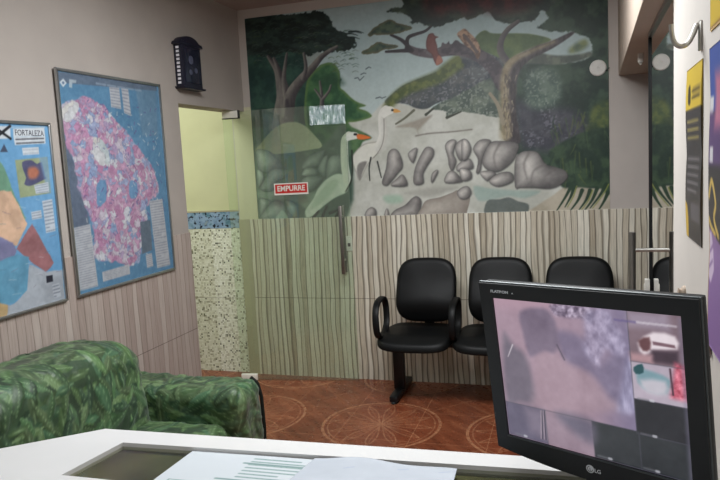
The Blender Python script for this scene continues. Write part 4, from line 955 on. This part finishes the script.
def leaf_cloth(P, N, seed, count, zmin=-1):
    """leaf print: every leaf a pointed oval with a pale midrib; the cloth puckers along it"""
    r = np.random.RandomState(seed); col = np.zeros((len(P), 3)) + np.array((46, 68, 44.)); hgt = np.zeros(len(P))
    col *= (1 + noise3(P, 9)[:, None] * .8)
    for k in range(count):
        i = r.randint(len(P)); c, n = P[i], N[i]
        tx = np.cross(n, r.normal(size=3)); tx /= np.linalg.norm(tx) + 1e-9; by = np.cross(n, tx)
        L = r.uniform(.05, .092); w = L * r.uniform(.26, .38)
        m = np.where((np.abs(P - c) < L).all(1))[0]; q = P[m] - c
        m = m[np.abs(q @ n) < .05]; q = P[m] - c
        u = q @ tx / L; v = q @ by / w; prof = (1 - u ** 2).clip(0) ** 1.0; e = prof - np.abs(v + .18 * np.sin(u * 2))
        a = sstep(0, .14, e) * (np.abs(u) < 1)
        shade = r.uniform(.72, 1.2); hue = np.array([(58, 88, 54), (72, 100, 60), (52, 82, 56), (80, 102, 66), (62, 86, 50)][r.randint(5)], float) * shade
        lc = hue + (sstep(-1, 1, v)[:, None] - .5) * 26
        rib = sstep(.16, .0, np.abs(v + .18 * np.sin(u * 2))) * .45 + sstep(.5, 0, np.abs(np.sin((u * 2.2 + np.abs(v) * .9) * PI))) * .10
        lc = lc * (1 - rib[:, None]) + np.array((150, 176, 132.)) * rib[:, None]
        edge = sstep(.16, .0, e) * .45; lc = lc * (1 - edge[:, None]) + np.array((38, 60, 40.)) * edge[:, None]
        col[m] = col[m] * (1 - a[:, None]) + lc * a[:, None]
        hgt[m] = np.maximum(hgt[m] * .6, a * (prof * .008))
    return col, hgt
def sofa_part(name, ext, r, seed, count, parent, fold=.02, warp=None, res=.0075):
    P, F, N = rbox_grid(*ext, r, res)
    bulge = noise3(P, 5) * fold * 1.6 + np.abs(noise3(P, 11)) * fold * .9
    col, hg = leaf_cloth(P, N, seed, count)
    Q = P + N * (bulge + hg)[:, None]
    if warp: Q = warp(Q)
    return rawmesh(name, Q, F, M_leaf, parent, col)
so = thing('sofa', (-1.9, 1.85, 0), 'sofa under a wrinkled green leaf-print cover against the left wall', 'sofa')
YA, YB = 1.38, 2.86
def lean(Q):
    Q = Q.copy(); h = np.clip((Q[:, 2] - .30) / .55, 0, 1); Q[:, 0] -= h * .075 * (Q[:, 0] > -2.2)
    f = sstep(2.30, 2.66, Q[:, 1]); Q[:, 2] -= f * h * .045
    return Q
sofa_part('backrest', (-2.272, -1.90, YA + .05, 2.655, .06, .835), .12, 1, 1500, so, .020, lean)
sofa_part('seat', (-2.0, -1.52, YA + .2, 2.63, .05, .415), .07, 2, 800, so, .014)
sofa_part('arm', (-2.262, -1.462, 2.615, 2.862, .05, .560), .062, 3, 900, so, .018)
sofa_part('arm', (-2.262, -1.512, YA, YA + .247, .05, .555), .095, 4, 160, so, .018, res=.014)
M_pip = plain('dark_piping', (20, 26, 22), .6, .3, 0, .08)
MB().tube([(-1.468, 2.858, .06), (-1.466, 2.858, .30), (-1.470, 2.856, .46), (-1.482, 2.848, .53), (-1.51, 2.835, .562)], .009, seg=8).build('piping', M_pip, so, smooth=True)
for x, y in ((-2.2, YA + .1), (-1.58, YA + .1), (-2.2, 2.76), (-1.58, 2.76)):
    MB().tube([(x, y, 0), (x, y, .07)], [.022, .03], seg=12).build('leg', M_bmetal, so, smooth=True)

# -------------------------------------------------------------------- counter
TZ = .93
M_white = plain('white_laminate', (214, 214, 213), .38, .4, 0, .012, 6, .0)
M_shelf = plain('shelf_with_reflection', (126, 120, 94), .55, .3, 0, .2, 5)  # shelf colour also holds the blurred olive reflection of the counter glass
co = thing('counter', (-.5, 1.0, 0), 'white reception counter with a sunken glass panel in its top', 'counter')
outer = [(-1.146, 1.355), (.245, 1.405), (.235, .30), (-1.52, .30), (-1.52, 1.036)]
# frame of the top around the opening, built as four mitred boards
in0, in1, in2, in3 = (-1.043, 1.289), (.150, 1.345), (.150, .520), (-1.078, 1.108 - .0)
fr = [[(-1.146, 1.355), (.245, 1.405), (.150, 1.345), (-1.043, 1.289)],
      [(.245, 1.405), (.235, .30), (.150, .30), (.150, 1.345)],
      [(-1.146, 1.355), (-1.043, 1.289), (-1.068, 1.112), (-1.068, .30), (-1.52, .30), (-1.52, 1.036)],
      [(-1.068, 1.112), (.150, 1.135), (.150, .30), (-1.068, .30)]]
tp = MB()
for q in fr: tp.prism(q, lambda a, b, d: (a, b, d), TZ - .032, TZ)
tp_o = tp.build('countertop', M_white, co)
MB().prism([(-1.050, 1.296), (.155, 1.352), (.155, 1.130), (-1.074, 1.107)], lambda a, b, d: (a, b, d), TZ - .017, TZ - .010).build('glass_panel', M_cglass, co)
MB().prism([(-1.060, 1.288), (.160, 1.330), (.160, 1.120), (-1.066, 1.104)], lambda a, b, d: (a, b, d), TZ - .034, TZ - .0185).build('shelf', M_shelf, co)
by = MB()
def wallseg(a, b, th=.02):
    a = Vector(a); b = Vector(b); n_ = Vector((-(b - a).y, (b - a).x)).normalized() * th
    by.prism([tuple(a), tuple(b), tuple(b - n_), tuple(a - n_)], lambda x, y, d: (x, y, d), 0, TZ - .032)
ib = [(-1.48, .32), (-1.48, 1.03), (-1.13, 1.325), (.225, 1.372)]
for a_, b_ in zip(ib, ib[1:]): wallseg(a_, b_)
by.build('front_panel', M_white, co)
MB().box(-1.10, -1.08, .34, 1.295, 0, TZ - .032).build('side_panel', M_white, co)
MB().box(.17, .19, .34, 1.33, 0, TZ - .032).build('side_panel', M_white, co)

# papers on the glass
M_paper = painted('paper', .6, .3)
def quad_map(q, curl):
    q = np.array(q, float)
    def f(U, V):
        a = q[0] * (1 - U)[:, None] + q[1] * U[:, None]; b = q[3] * (1 - U)[:, None] + q[2] * U[:, None]
        xy = a * V[:, None] + b * (1 - V)[:, None]; return np.column_stack([xy, curl(U, V)])
    return f
rng = np.random.RandomState(8)
GZ = TZ - .010
cv = Canvas(0, 1, 0, 1, .006, (196, 203, 208)); cv.noise(3, 4)
ink = (112, 140, 136)
cv.text_rows([(.52, .95), (.97, .95), (.97, .48), (.52, .48)], ink, 7, rng, .7)
cv.stroke([(.50, .80), (.97, .80)], .03, (96, 128, 124), smooth=0, a=.8)
cv.stroke([(.42, .44), (.97, .44)], .03, (96, 128, 124), smooth=0, a=.75)
for a_, b_ in (((.10, .34), (.97, .34)), ((.10, .34), (.10, .02)), ((.97, .34), (.97, .02)), ((.45, .34), (.45, .02)), ((.10, .2), (.97, .2))):
    cv.stroke([a_, b_], .012, (96, 132, 122), smooth=0, a=.8)
cv.text_rows([(.12, .31), (.43, .31), (.43, .04), (.12, .04)], ink, 3, rng, .5, .4)
cv.text_rows([(.48, .31), (.95, .31), (.95, .04), (.48, .04)], ink, 3, rng, .5, .4)
q1 = [(-.854, 1.300), (-.545, 1.306), (-.552, 1.09), (-.862, 1.084)]
pf = quad_map(q1, lambda U, V: GZ + .0022 + 0 * U); pbk = quad_map(q1, lambda U, V: GZ + .0008 + 0 * U)
o = cv.mesh('document', pf, M_paper, back=pbk)
tag(o, 'printed form with green ruled boxes, left sheet on the counter glass', 'paper', 'papers on the counter')
cv = Canvas(0, 1, 0, 1, .008, (182, 189, 198)); cv.noise(7, 7)
for k in range(9):
    x, y = rng.uniform(.1, .9), rng.uniform(.1, .9); cv.stroke([(x, y), (x + .06, y + .03)], .012, (150, 164, 190), a=.6)
q2 = [(-.552, 1.306), (-.236, 1.312), (-.229, 1.09), (-.585, 1.09)]
def curl2(U, V): return GZ + .0034 + .008 * np.exp(-((U - .38) / .28) ** 2) * sstep(.45, 1, V) + .004 * np.sin(U * 5) ** 2 * V
pf = quad_map(q2, lambda U, V: curl2(U, V) + .001); pbk = quad_map(q2, lambda U, V: curl2(U, V))
o = cv.mesh('document', pf, M_paper, back=pbk)
tag(o, 'wavy bluish sheet in a clear sleeve, right of the printed form, next to the monitor', 'paper', 'papers on the counter')

# -------------------------------------------------------------------- monitor
A = TRACE['mon']
yaw, tilt = math.radians(-29.2), math.radians(5.7)
MO = Vector((.019, 1.165, 1.178))
def Mrot(): return (Matrix.Rotation(yaw, 4, 'Z') @ Matrix.Rotation(tilt, 4, 'X') @ Matrix.Rotation(math.radians(-1.73), 4, 'Y'))
mn = thing('monitor', MO, 'black flat computer monitor showing camera feeds on the counter', 'monitor')
mn.rotation_euler = Mrot().to_euler()
M_bez = plain('charcoal_bezel', (20, 23, 25), .45, .3, 0, .06)
M_bezs = plain('grey_bezel_edge', (70, 76, 78), .35, .5, .3, .04)
def mf(a, b, d): return (a, -d, b)                       # d toward the viewer
W2, HT, HB = .1965, .164, -.150
SX, SZ = .1695, .1365
def bot(a): return -.166 - .016 * (1 - (a / W2) ** 2)
bz = MB()
nb = 24
xs = np.linspace(-W2, W2, nb)
bottom = [(x, bot(x)) for x in xs]
outer = bottom + [(W2, HT), (-W2, HT)]
# front bezel: four strips around the screen
bz.prism(bottom + [(SX, -SZ), (-SX, -SZ)], mf, -.004, .010)
bz.prism([(-W2, HT), (-SX, SZ), (SX, SZ), (W2, HT)], mf, -.004, .010)
bz.prism([(-W2, bot(-W2)), (-SX, -SZ), (-SX, SZ), (-W2, HT)], mf, -.004, .010)
bz.prism([(W2, bot(W2)), (W2, HT), (SX, SZ), (SX, -SZ)], mf, -.004, .010)
be = bz.build('bezel', M_bez, mn, local=True)
hs = MB().prism(outer, mf, -.022, -.004)
hs.prism([(-.15, -.12), (.15, -.12), (.14, .12), (-.14, .12)], mf, -.050, -.022)
hs.build('back_shell', M_bez, mn, bevel=.004, local=True)
rim = MB(); rim.tube([mf(x, bot(x) - .001, .003) for x in xs] + [mf(W2 + .0005, HT + .001, .003), mf(-W2 - .0005, HT + .001, .003)], .0022, seg=8, closed=True, up=(0, 1, 0))
rim.build('rim', M_bezs, mn, local=True, smooth=True)
lip = MB().tube([mf(-SX, -SZ - .001, .0105), mf(SX, -SZ - .001, .0105)], .0016, seg=8); lip.build('screen_lip', M_bezs, mn, local=True, smooth=True)
# the picture: one large view, seven small ones
cv = Canvas(-SX, SX, -SZ, SZ, .0016, (150, 128, 146))
X, Y = cv.X, cv.Y
def blend(c, a): cv.c[:] = cv.c * (1 - a[..., None]) + np.array(c, float) * a[..., None]
blend((172, 146, 158), sstep(.10, -.10, X + Y * .2) * .6); blend((116, 110, 142), sstep(.0, .09, X) * .7)
blend((186, 152, 166), sstep(.10, .14, Y) * sstep(.02, -.1, X) * .6)
def mottle(c, f, amp, fy=None):
    return lambda X, Y, d: np.array(c, float) + ((fbm(X * f, Y * (fy or f)) - .5) * amp)[..., None]
cv.fill(A['right_shade'], mottle((118, 108, 134), 60, 30), soft=.010, a=.85)
cv.fill(A['left_dark'], (104, 98, 112), soft=.010, a=.85)
cv.fill(A['path'], mottle((164, 140, 152), 40, 16), soft=.012, a=.8)
cv.fill(A['seat'], mottle((112, 100, 120), 30, 20), soft=.006, a=.85)
cv.fill(A['clutter'], mottle((140, 128, 150), 190, 220), soft=.005, a=.8)
cv.fill(A['fronds'], mottle((158, 150, 178), 110, 150, 70), soft=.008, a=.7)
cv.fill(A['drape'], mottle((150, 146, 176), 130, 130, 40), soft=.008, a=.75)
cv.stroke(A['stick'], .003, (92, 82, 98), smooth=0); cv.stroke(A['glint'], .0026, (200, 192, 200), .0015, smooth=0)
VX, BY = .0848, -.069
vx2, by2 = VX, BY
rows = [.1365, .0515, -.012, -.073, -.1365]
cols = [-SX, -.0845, .006, .0885, SX]
box_ = lambda x0, x1, y0, y1: [(x0, y0), (x1, y0), (x1, y1), (x0, y1)]
cv.fill(box_(VX, SX, rows[1], rows[0]), (120, 100, 110), smooth=0); cv.fill(box_(VX, .15, .11, .1365), (150, 136, 152), smooth=0, soft=.01)
cv.fill(A['white_l'], (226, 214, 220), smooth=2, soft=.004); cv.fill([(.10, .088), (.118, .096), (.118, .076), (.106, .072)], (96, 60, 64), smooth=2, soft=.003)
cv.fill([(.122, .09), (.156, .088), (.157, .083), (.123, .084)], (120, 90, 100), smooth=0); cv.fill([(.12, .074), (.16, .078), (.16, .056), (.118, .056)], (64, 48, 60), smooth=0, soft=.005); cv.fill(box_(VX, .12, .0525, .066), (176, 140, 146), smooth=0, soft=.006)
cv.fill(box_(VX, SX, rows[2], rows[1]), (176, 164, 178), smooth=0); cv.fill(A['teal'], (120, 152, 162), smooth=2, soft=.004); cv.fill([(.098, .022), (.138, .026), (.136, .004), (.108, .002)], (190, 186, 196), smooth=2, soft=.006)
cv.fill(A['teal2'], (32, 78, 84), smooth=2); cv.fill(A['red'], lambda X, Y, d: np.array((196, 96, 116.)) + ((fbm(X * 160, Y * 160) - .5) * 150)[..., None], smooth=0, soft=.006); cv.stroke([(.146, .048), (.148, .006)], .003, (70, 40, 56))
cv.fill(box_(VX, SX, rows[3], rows[2]), (33, 34, 40), smooth=0); cv.fill(box_(cols[3], SX, rows[4], rows[3]), (42, 46, 50), smooth=0)
cv.fill(box_(cols[2], cols[3], rows[4], BY), (46, 50, 54), smooth=0)
cv.fill(box_(cols[0], cols[1], rows[4], BY), (98, 92, 112), smooth=0); cv.fill([(-.13, -.07), (-.09, -.07), (-.09, -.13), (-.12, -.12)], (122, 112, 130), soft=.012, smooth=0)
for k in range(5): cv.stroke([(-.093 + k * .0022, -.072), (-.099 + k * .0034, -.128)], .0016, (48, 42, 58) if k % 2 else (176, 160, 170), smooth=0)
cv.fill(box_(cols[1], cols[2], rows[4], BY), (150, 130, 144), smooth=0); cv.fill([(-.06, -.07), (.006, -.07), (.006, -.11), (-.03, -.1)], (104, 98, 116), soft=.014)
cv.fill(box_(.163, SX, -SZ, .132), (118, 112, 136), smooth=0, soft=.004, a=.45)
for a_, b_ in (((VX, .1365), (VX, rows[3])), ((-SX, BY), (VX, BY)), ((cols[1], BY), (cols[1], -SZ)), ((cols[2], BY), (cols[2], -SZ)), ((cols[3], BY), (cols[3], -SZ)), ((VX, rows[1]), (SX, rows[1])), ((VX, rows[2]), (SX, rows[2])), ((VX, rows[3]), (SX, rows[3]))):
    cv.stroke([a_, b_], .0012, (70, 70, 80), smooth=0, a=.7)
u = .064
for w_ in (.010, .006, .012, .009, .005, .008, .005, .007, .011):      # overlaid date line, too blurred to read
    cv.stroke([(u, .1185), (u + w_, .1178)], .0042, (204, 196, 206) if u > .10 else (96, 84, 130), smooth=0, a=.6); u += w_ + .0028
for x_, y_ in ((.092, -.0105), (.092, -.071), (.092, -.132), (.012, -.132), (-.155, -.132)):
    cv.stroke([(x_, y_), (x_ + .016, y_)], .0034, (118, 118, 126), smooth=0, a=.55); cv.stroke([(x_ + .020, y_), (x_ + .024, y_)], .0044, (190, 190, 198), smooth=0, a=.8)
cv.noise(9, 30); cv.noise(5, 120)
t = NT('lcd_picture'); at = t.n('ShaderNodeAttribute', attribute_name='paint')
em = t.n('ShaderNodeEmission'); t.link(at.outputs['Color'], em.inputs[0]); em.inputs[1].default_value = .62
gl = t.n('ShaderNodeBsdfPrincipled'); gl.inputs['Base Color'].default_value = (.01, .01, .012, 1); gl.inputs['Roughness'].default_value = .3
ad = t.n('ShaderNodeAddShader'); t.link(em.outputs[0], ad.inputs[0]); t.link(gl.outputs[0], ad.inputs[1]); t.link(ad.outputs[0], t.out.inputs[0])
M_lcd = t.m
scr = cv.mesh('screen', lambda X, Y: np.stack([X, np.full_like(X, -.006), Y], 1), M_lcd, mn, local=True, back=lambda X, Y: np.stack([X, np.full_like(X, -.002), Y], 1))
M_sil = plain('silver_print', (196, 200, 204), .4, .5, .2, .02)
text_mesh('FLATRON', .0068, lambda x, y, z: mf(-.152 + x, .1495 + y, .0104 + z), M_sil, 'lettering', be, .0001, width=.038, local=True, bold=.00025)
text_mesh('ez', .0045, lambda x, y, z: mf(-.124 + x, .1488 + y, .0104 + z), M_sil, 'lettering', be, .0001, local=True)
MB().lathe([(.0074, 0), (.0074, .0006), (.0, .0008)], lambda x, y, h: mf(-.003 + x, -.1592 + y, .0102 + h), 24).build('logo', M_sil, be, local=True, smooth=True)
lgm = MB().tube([mf(-.003 + .0048 * math.cos(a), -.1592 + .0048 * math.sin(a), .0112) for a in np.linspace(PI * .55, PI * 2, 20)], .0005, seg=6)
lgm.tube([mf(-.003, -.1592 + .0025, .0112), mf(-.003, -.1618, .0112), mf(-.001, -.1618, .0112)], .0005, seg=6)
lgm.build('logo_mark', M_bez, be, local=True)
text_mesh('LG', .0100, lambda x, y, z: mf(.0108 + x, -.1605 + y, .0104 + z), M_sil, 'lettering', be, .0002, local=True, bold=.0001)
# stand in world axes, carried by the monitor
inv = mn.matrix_basis.inverted() if False else (Matrix.Translation(MO) @ Mrot()).inverted()
st = MB(); bx_, by_ = .052, 1.212
st.tube([(bx_, by_, TZ - .0), (bx_, by_, TZ + .02), (bx_ - .004, by_ - .005, TZ + .10), (bx_ - .012, by_ - .020, 1.14)], .034, .017, seg=16, up=(math.sin(-yaw) * 1, math.cos(yaw), 0), sq=4)
st.v = [tuple(inv @ Vector(p_)) for p_ in st.v]; st.build('stand', M_blackp, mn, local=True, smooth=True)
sb = MB().lathe([(.092, 0), (.094, .006), (.086, .012), (.045, .018), (.0, .019)], lambda x, y, h: (bx_ + x * 1.0, by_ + y * .82, BASEZ + h), 36)
sb.v = [tuple(inv @ Vector(p_)) for p_ in sb.v]; sb.build('base', M_blackp, mn, local=True, smooth=True)

# ------------------------------------------------- things on the right wall
R = TRACE['right']
def wallsheet(cv, name, lift=.0022, bend=0.0, seed=0):
    def f(Yc, Zc):
        b = bend * np.sin((Zc - cv.y[0]) / (cv.y[-1] - cv.y[0]) * PI * 2 + seed)
        return np.stack([.293 + .025 * (Yc - 2.7) - lift - np.abs(b), Yc, Zc], 1)
    def bk(Yc, Zc):
        return np.stack([.293 + .025 * (Yc - 2.7) - .0004, Yc, Zc], 1)
    return cv.mesh(name, f, M_poster, back=bk)
M_poster = painted('poster_print', .38, .45)
cv = Canvas(1.560, 1.790, 1.352, 1.747, .004, (58, 54, 56))
cv.noise(8, 12)
cv.fill(box_(1.55, 1.80, 1.652, 1.76), (214, 184, 62), smooth=0); cv.fill(R['p1_fig'], (58, 52, 40), smooth=2)
cv.fill([(1.565, 1.70), (1.68, 1.70), (1.68, 1.672), (1.565, 1.672)], (176, 150, 60), smooth=0); cv.text_rows([(1.70, 1.70), (1.575, 1.70), (1.575, 1.67), (1.70, 1.67)], (70, 60, 36), 2, rng)
cv.text_rows([(1.77, 1.635), (1.585, 1.635), (1.585, 1.58), (1.77, 1.58)], (176, 160, 92), 3, rng); cv.text_rows([(1.77, 1.55), (1.585, 1.55), (1.585, 1.46), (1.77, 1.46)], (128, 122, 124), 5, rng)
cv.fill([(1.79, 1.44), (1.76, 1.43), (1.745, 1.40), (1.752, 1.352), (1.79, 1.352)], (204, 168, 56), smooth=0); cv.fill(box_(1.58, 1.70, 1.40, 1.44), (88, 84, 90), smooth=0)
tag(wallsheet(cv, 'poster', bend=.003), 'narrow yellow and black poster on the white wall, beside the dark glass door', 'poster', 'posters on the right wall')
cv = Canvas(1.20, 1.458, 1.172, 1.752, .004, (52, 48, 54))
cv.fill(box_(1.19, 1.46, 1.63, 1.76), (70, 92, 170), smooth=0); cv.fill([(1.46, 1.66), (1.42, 1.66), (1.42, 1.60), (1.46, 1.60)], (222, 222, 226), smooth=0)
cv.fill(box_(1.19, 1.46, 1.53, 1.63), (96, 70, 120), smooth=0, soft=.01); cv.fill(box_(1.41, 1.445, 1.535, 1.565), (216, 214, 220), smooth=0); cv.fill(box_(1.19, 1.40, 1.60, 1.70), (196, 120, 150), smooth=0, soft=.02)
cv.stroke([(1.45, 1.47), (1.42, 1.50), (1.38, 1.46), (1.40, 1.43), (1.36, 1.40)], .014, (216, 184, 96)); cv.stroke([(1.455, 1.425), (1.43, 1.41), (1.39, 1.40)], .012, (216, 184, 96))
cv.fill([(1.46, 1.41), (1.42, 1.40), (1.19, 1.36), (1.19, 1.17), (1.46, 1.17)], (150, 118, 172), smooth=0)
cv.fill([(1.455, 1.40), (1.43, 1.40), (1.40, 1.33), (1.43, 1.30), (1.455, 1.31)], (216, 196, 222), smooth=0); cv.stroke([(1.45, 1.33), (1.42, 1.345)], .008, (150, 118, 172)); cv.stroke([(1.45, 1.36), (1.42, 1.375)], .008, (150, 118, 172))
cv.stroke([(1.458, 1.17), (1.458, 1.42)], .008, (196, 150, 70), smooth=0)
tag(wallsheet(cv, 'poster', bend=.003, seed=1), 'blue, black and purple poster at the right edge of the photo, behind the monitor', 'poster', 'posters on the right wall')
cv = Canvas(1.20, 1.468, 1.785, 2.12, .005, (220, 188, 58))
cv.text_rows([(1.45, 2.0), (1.22, 2.0), (1.22, 1.9), (1.45, 1.9)], (80, 66, 36), 3, rng); cv.stroke([(1.20, 1.789), (1.468, 1.789)], .008, (150, 104, 40), smooth=0)
tag(wallsheet(cv, 'poster'), 'yellow poster in the top right corner, above the blue and purple one', 'poster', 'posters on the right wall')

hk = thing('wall_hook', (wx(1.59), 1.585, 1.77), 'curved silver hook on the white wall, above the narrow yellow poster', 'hook')
xw = wx(1.585)
MB().box(xw - .006, xw + .0005, 1.575, 1.595, 1.766, 1.828).build('mounting_plate', M_chrome, hk, bevel=.0025)
hp = smooth_poly([(xw - .004, 1.818), (xw - .010, 1.818), (xw - .016, 1.802), (xw - .027, 1.783), (xw - .041, 1.779), (xw - .052, 1.788), (xw - .057, 1.806), (xw - .0585, 1.826)], 5, False)
MB().tube([(a, 1.585, b) for a, b in hp], .0052, seg=14, up=(0, 1, 0)).build('hook_arm', M_chrome, hk, smooth=True)
kb = MB().lathe([(.015, 0), (.015, .005), (.011, .009), (.007, .010), (.007, .014), (.010, .017), (.0, .019)], lambda x, y, h: (wx(1.83) + .0005 - h, 1.83 + x, 1.203 + y), 20).build('door_stopper', plain('beige_plastic', (176, 160, 144), .5, .4, 0, .05), smooth=True)
tag(kb, 'small beige stopper on the white wall just above the monitor', 'stopper')
for i, (y, z, lab) in enumerate(((1.470, 1.189, 'tiny dark sticker on the white wall beside the monitor, the upper one'), (1.447, 1.160, 'tiny dark sticker on the white wall beside the monitor, the lower one'))):
    b = MB(); x = wx(y) - .0012
    for s_ in (-1, 1):
        b.prism([(y, z - .006), (y + s_ * .012, z - .014), (y + s_ * .017, z - .004), (y + s_ * .010, z + .001), (y + s_ * .016, z + .012), (y + s_ * .008, z + .015), (y, z + .006)], lambda a, q, d: (x - d - .3 * abs(a - y) * .4, a, q), 0, .0010)
    tag(b.build('sticker', plain('sticker_print', (96, 72, 66), .5, .4, 0, .2)), lab, 'sticker', 'dark stickers on the right wall')
# sensor under the header, dark bracket high above it
sn = MB().box(.318, .342, 3.56, 3.585, 1.985, 2.032).box(.324, .336, 3.567, 3.578, 1.975, 1.985).build('door_sensor', M_whitep, bevel=.003)
tag(sn, 'small white plastic catch hanging under the door header', 'door catch')
bk_ = MB().box(.305, .325, D - .03, D + .0, 2.36, 2.47).build('wall_bracket', M_blackp, bevel=.003)
tag(bk_, 'thin black bracket high on the far wall beside the header', 'bracket')
# -------------------------------------------------------------------- lights
def area(name, loc, rot, sx, sy, power, col):
    l = bpy.data.lights.new(name, 'AREA'); l.shape = 'RECTANGLE'; l.size = sx; l.size_y = sy; l.energy = power; l.color = col
    o = bpy.data.objects.new(name, l); C.objects.link(o); o.location = loc; o.rotation_euler = rot; return o
area('ceiling_lamp', (-.65, 2.5, H - .06), (0, 0, 0), 1.4, .6, 46, (.95, .98, 1.0))
area('ceiling_lamp_near', (-.6, .1, H - .06), (0, 0, 0), 1.2, .5, 8, (.95, .98, 1.0))
area('hall_lamp', (-3.1, 3.75, H - .05), (0, 0, 0), .8, .3, 15, (.98, 1.0, .97))
wd = bpy.data.worlds.new('room_world'); bpy.context.scene.world = wd; wd.use_nodes = True
wd.node_tree.nodes['Background'].inputs[0].default_value = (.30, .32, .36, 1); wd.node_tree.nodes['Background'].inputs[1].default_value = .12

# -------------------------------------------------------------------- camera
cam = bpy.data.cameras.new('camera'); cam.lens = 665.135 / 720 * 36; cam.sensor_width = 36; cam.clip_start = .02
c = bpy.data.objects.new('camera', cam); C.objects.link(c)
B = ((.95251719, .29988788, -.05270925), (.01606343, .12337611, .99222996), (-.3040608, .94596279, -.11270064))
c.matrix_world = Matrix(((B[0][0], B[1][0], -B[2][0], 0), (B[0][1], B[1][1], -B[2][1], 0), (B[0][2], B[1][2], -B[2][2], CAMZ), (0, 0, 0, 1)))
S = bpy.context.scene; S.camera = c
S.view_settings.view_transform = 'Standard'; S.view_settings.look = 'None'; S.view_settings.gamma = 1; S.view_settings.use_curve_mapping = False
S.view_settings.exposure = 0.65
S.cycles.max_bounces = 8; S.cycles.transparent_max_bounces = 8
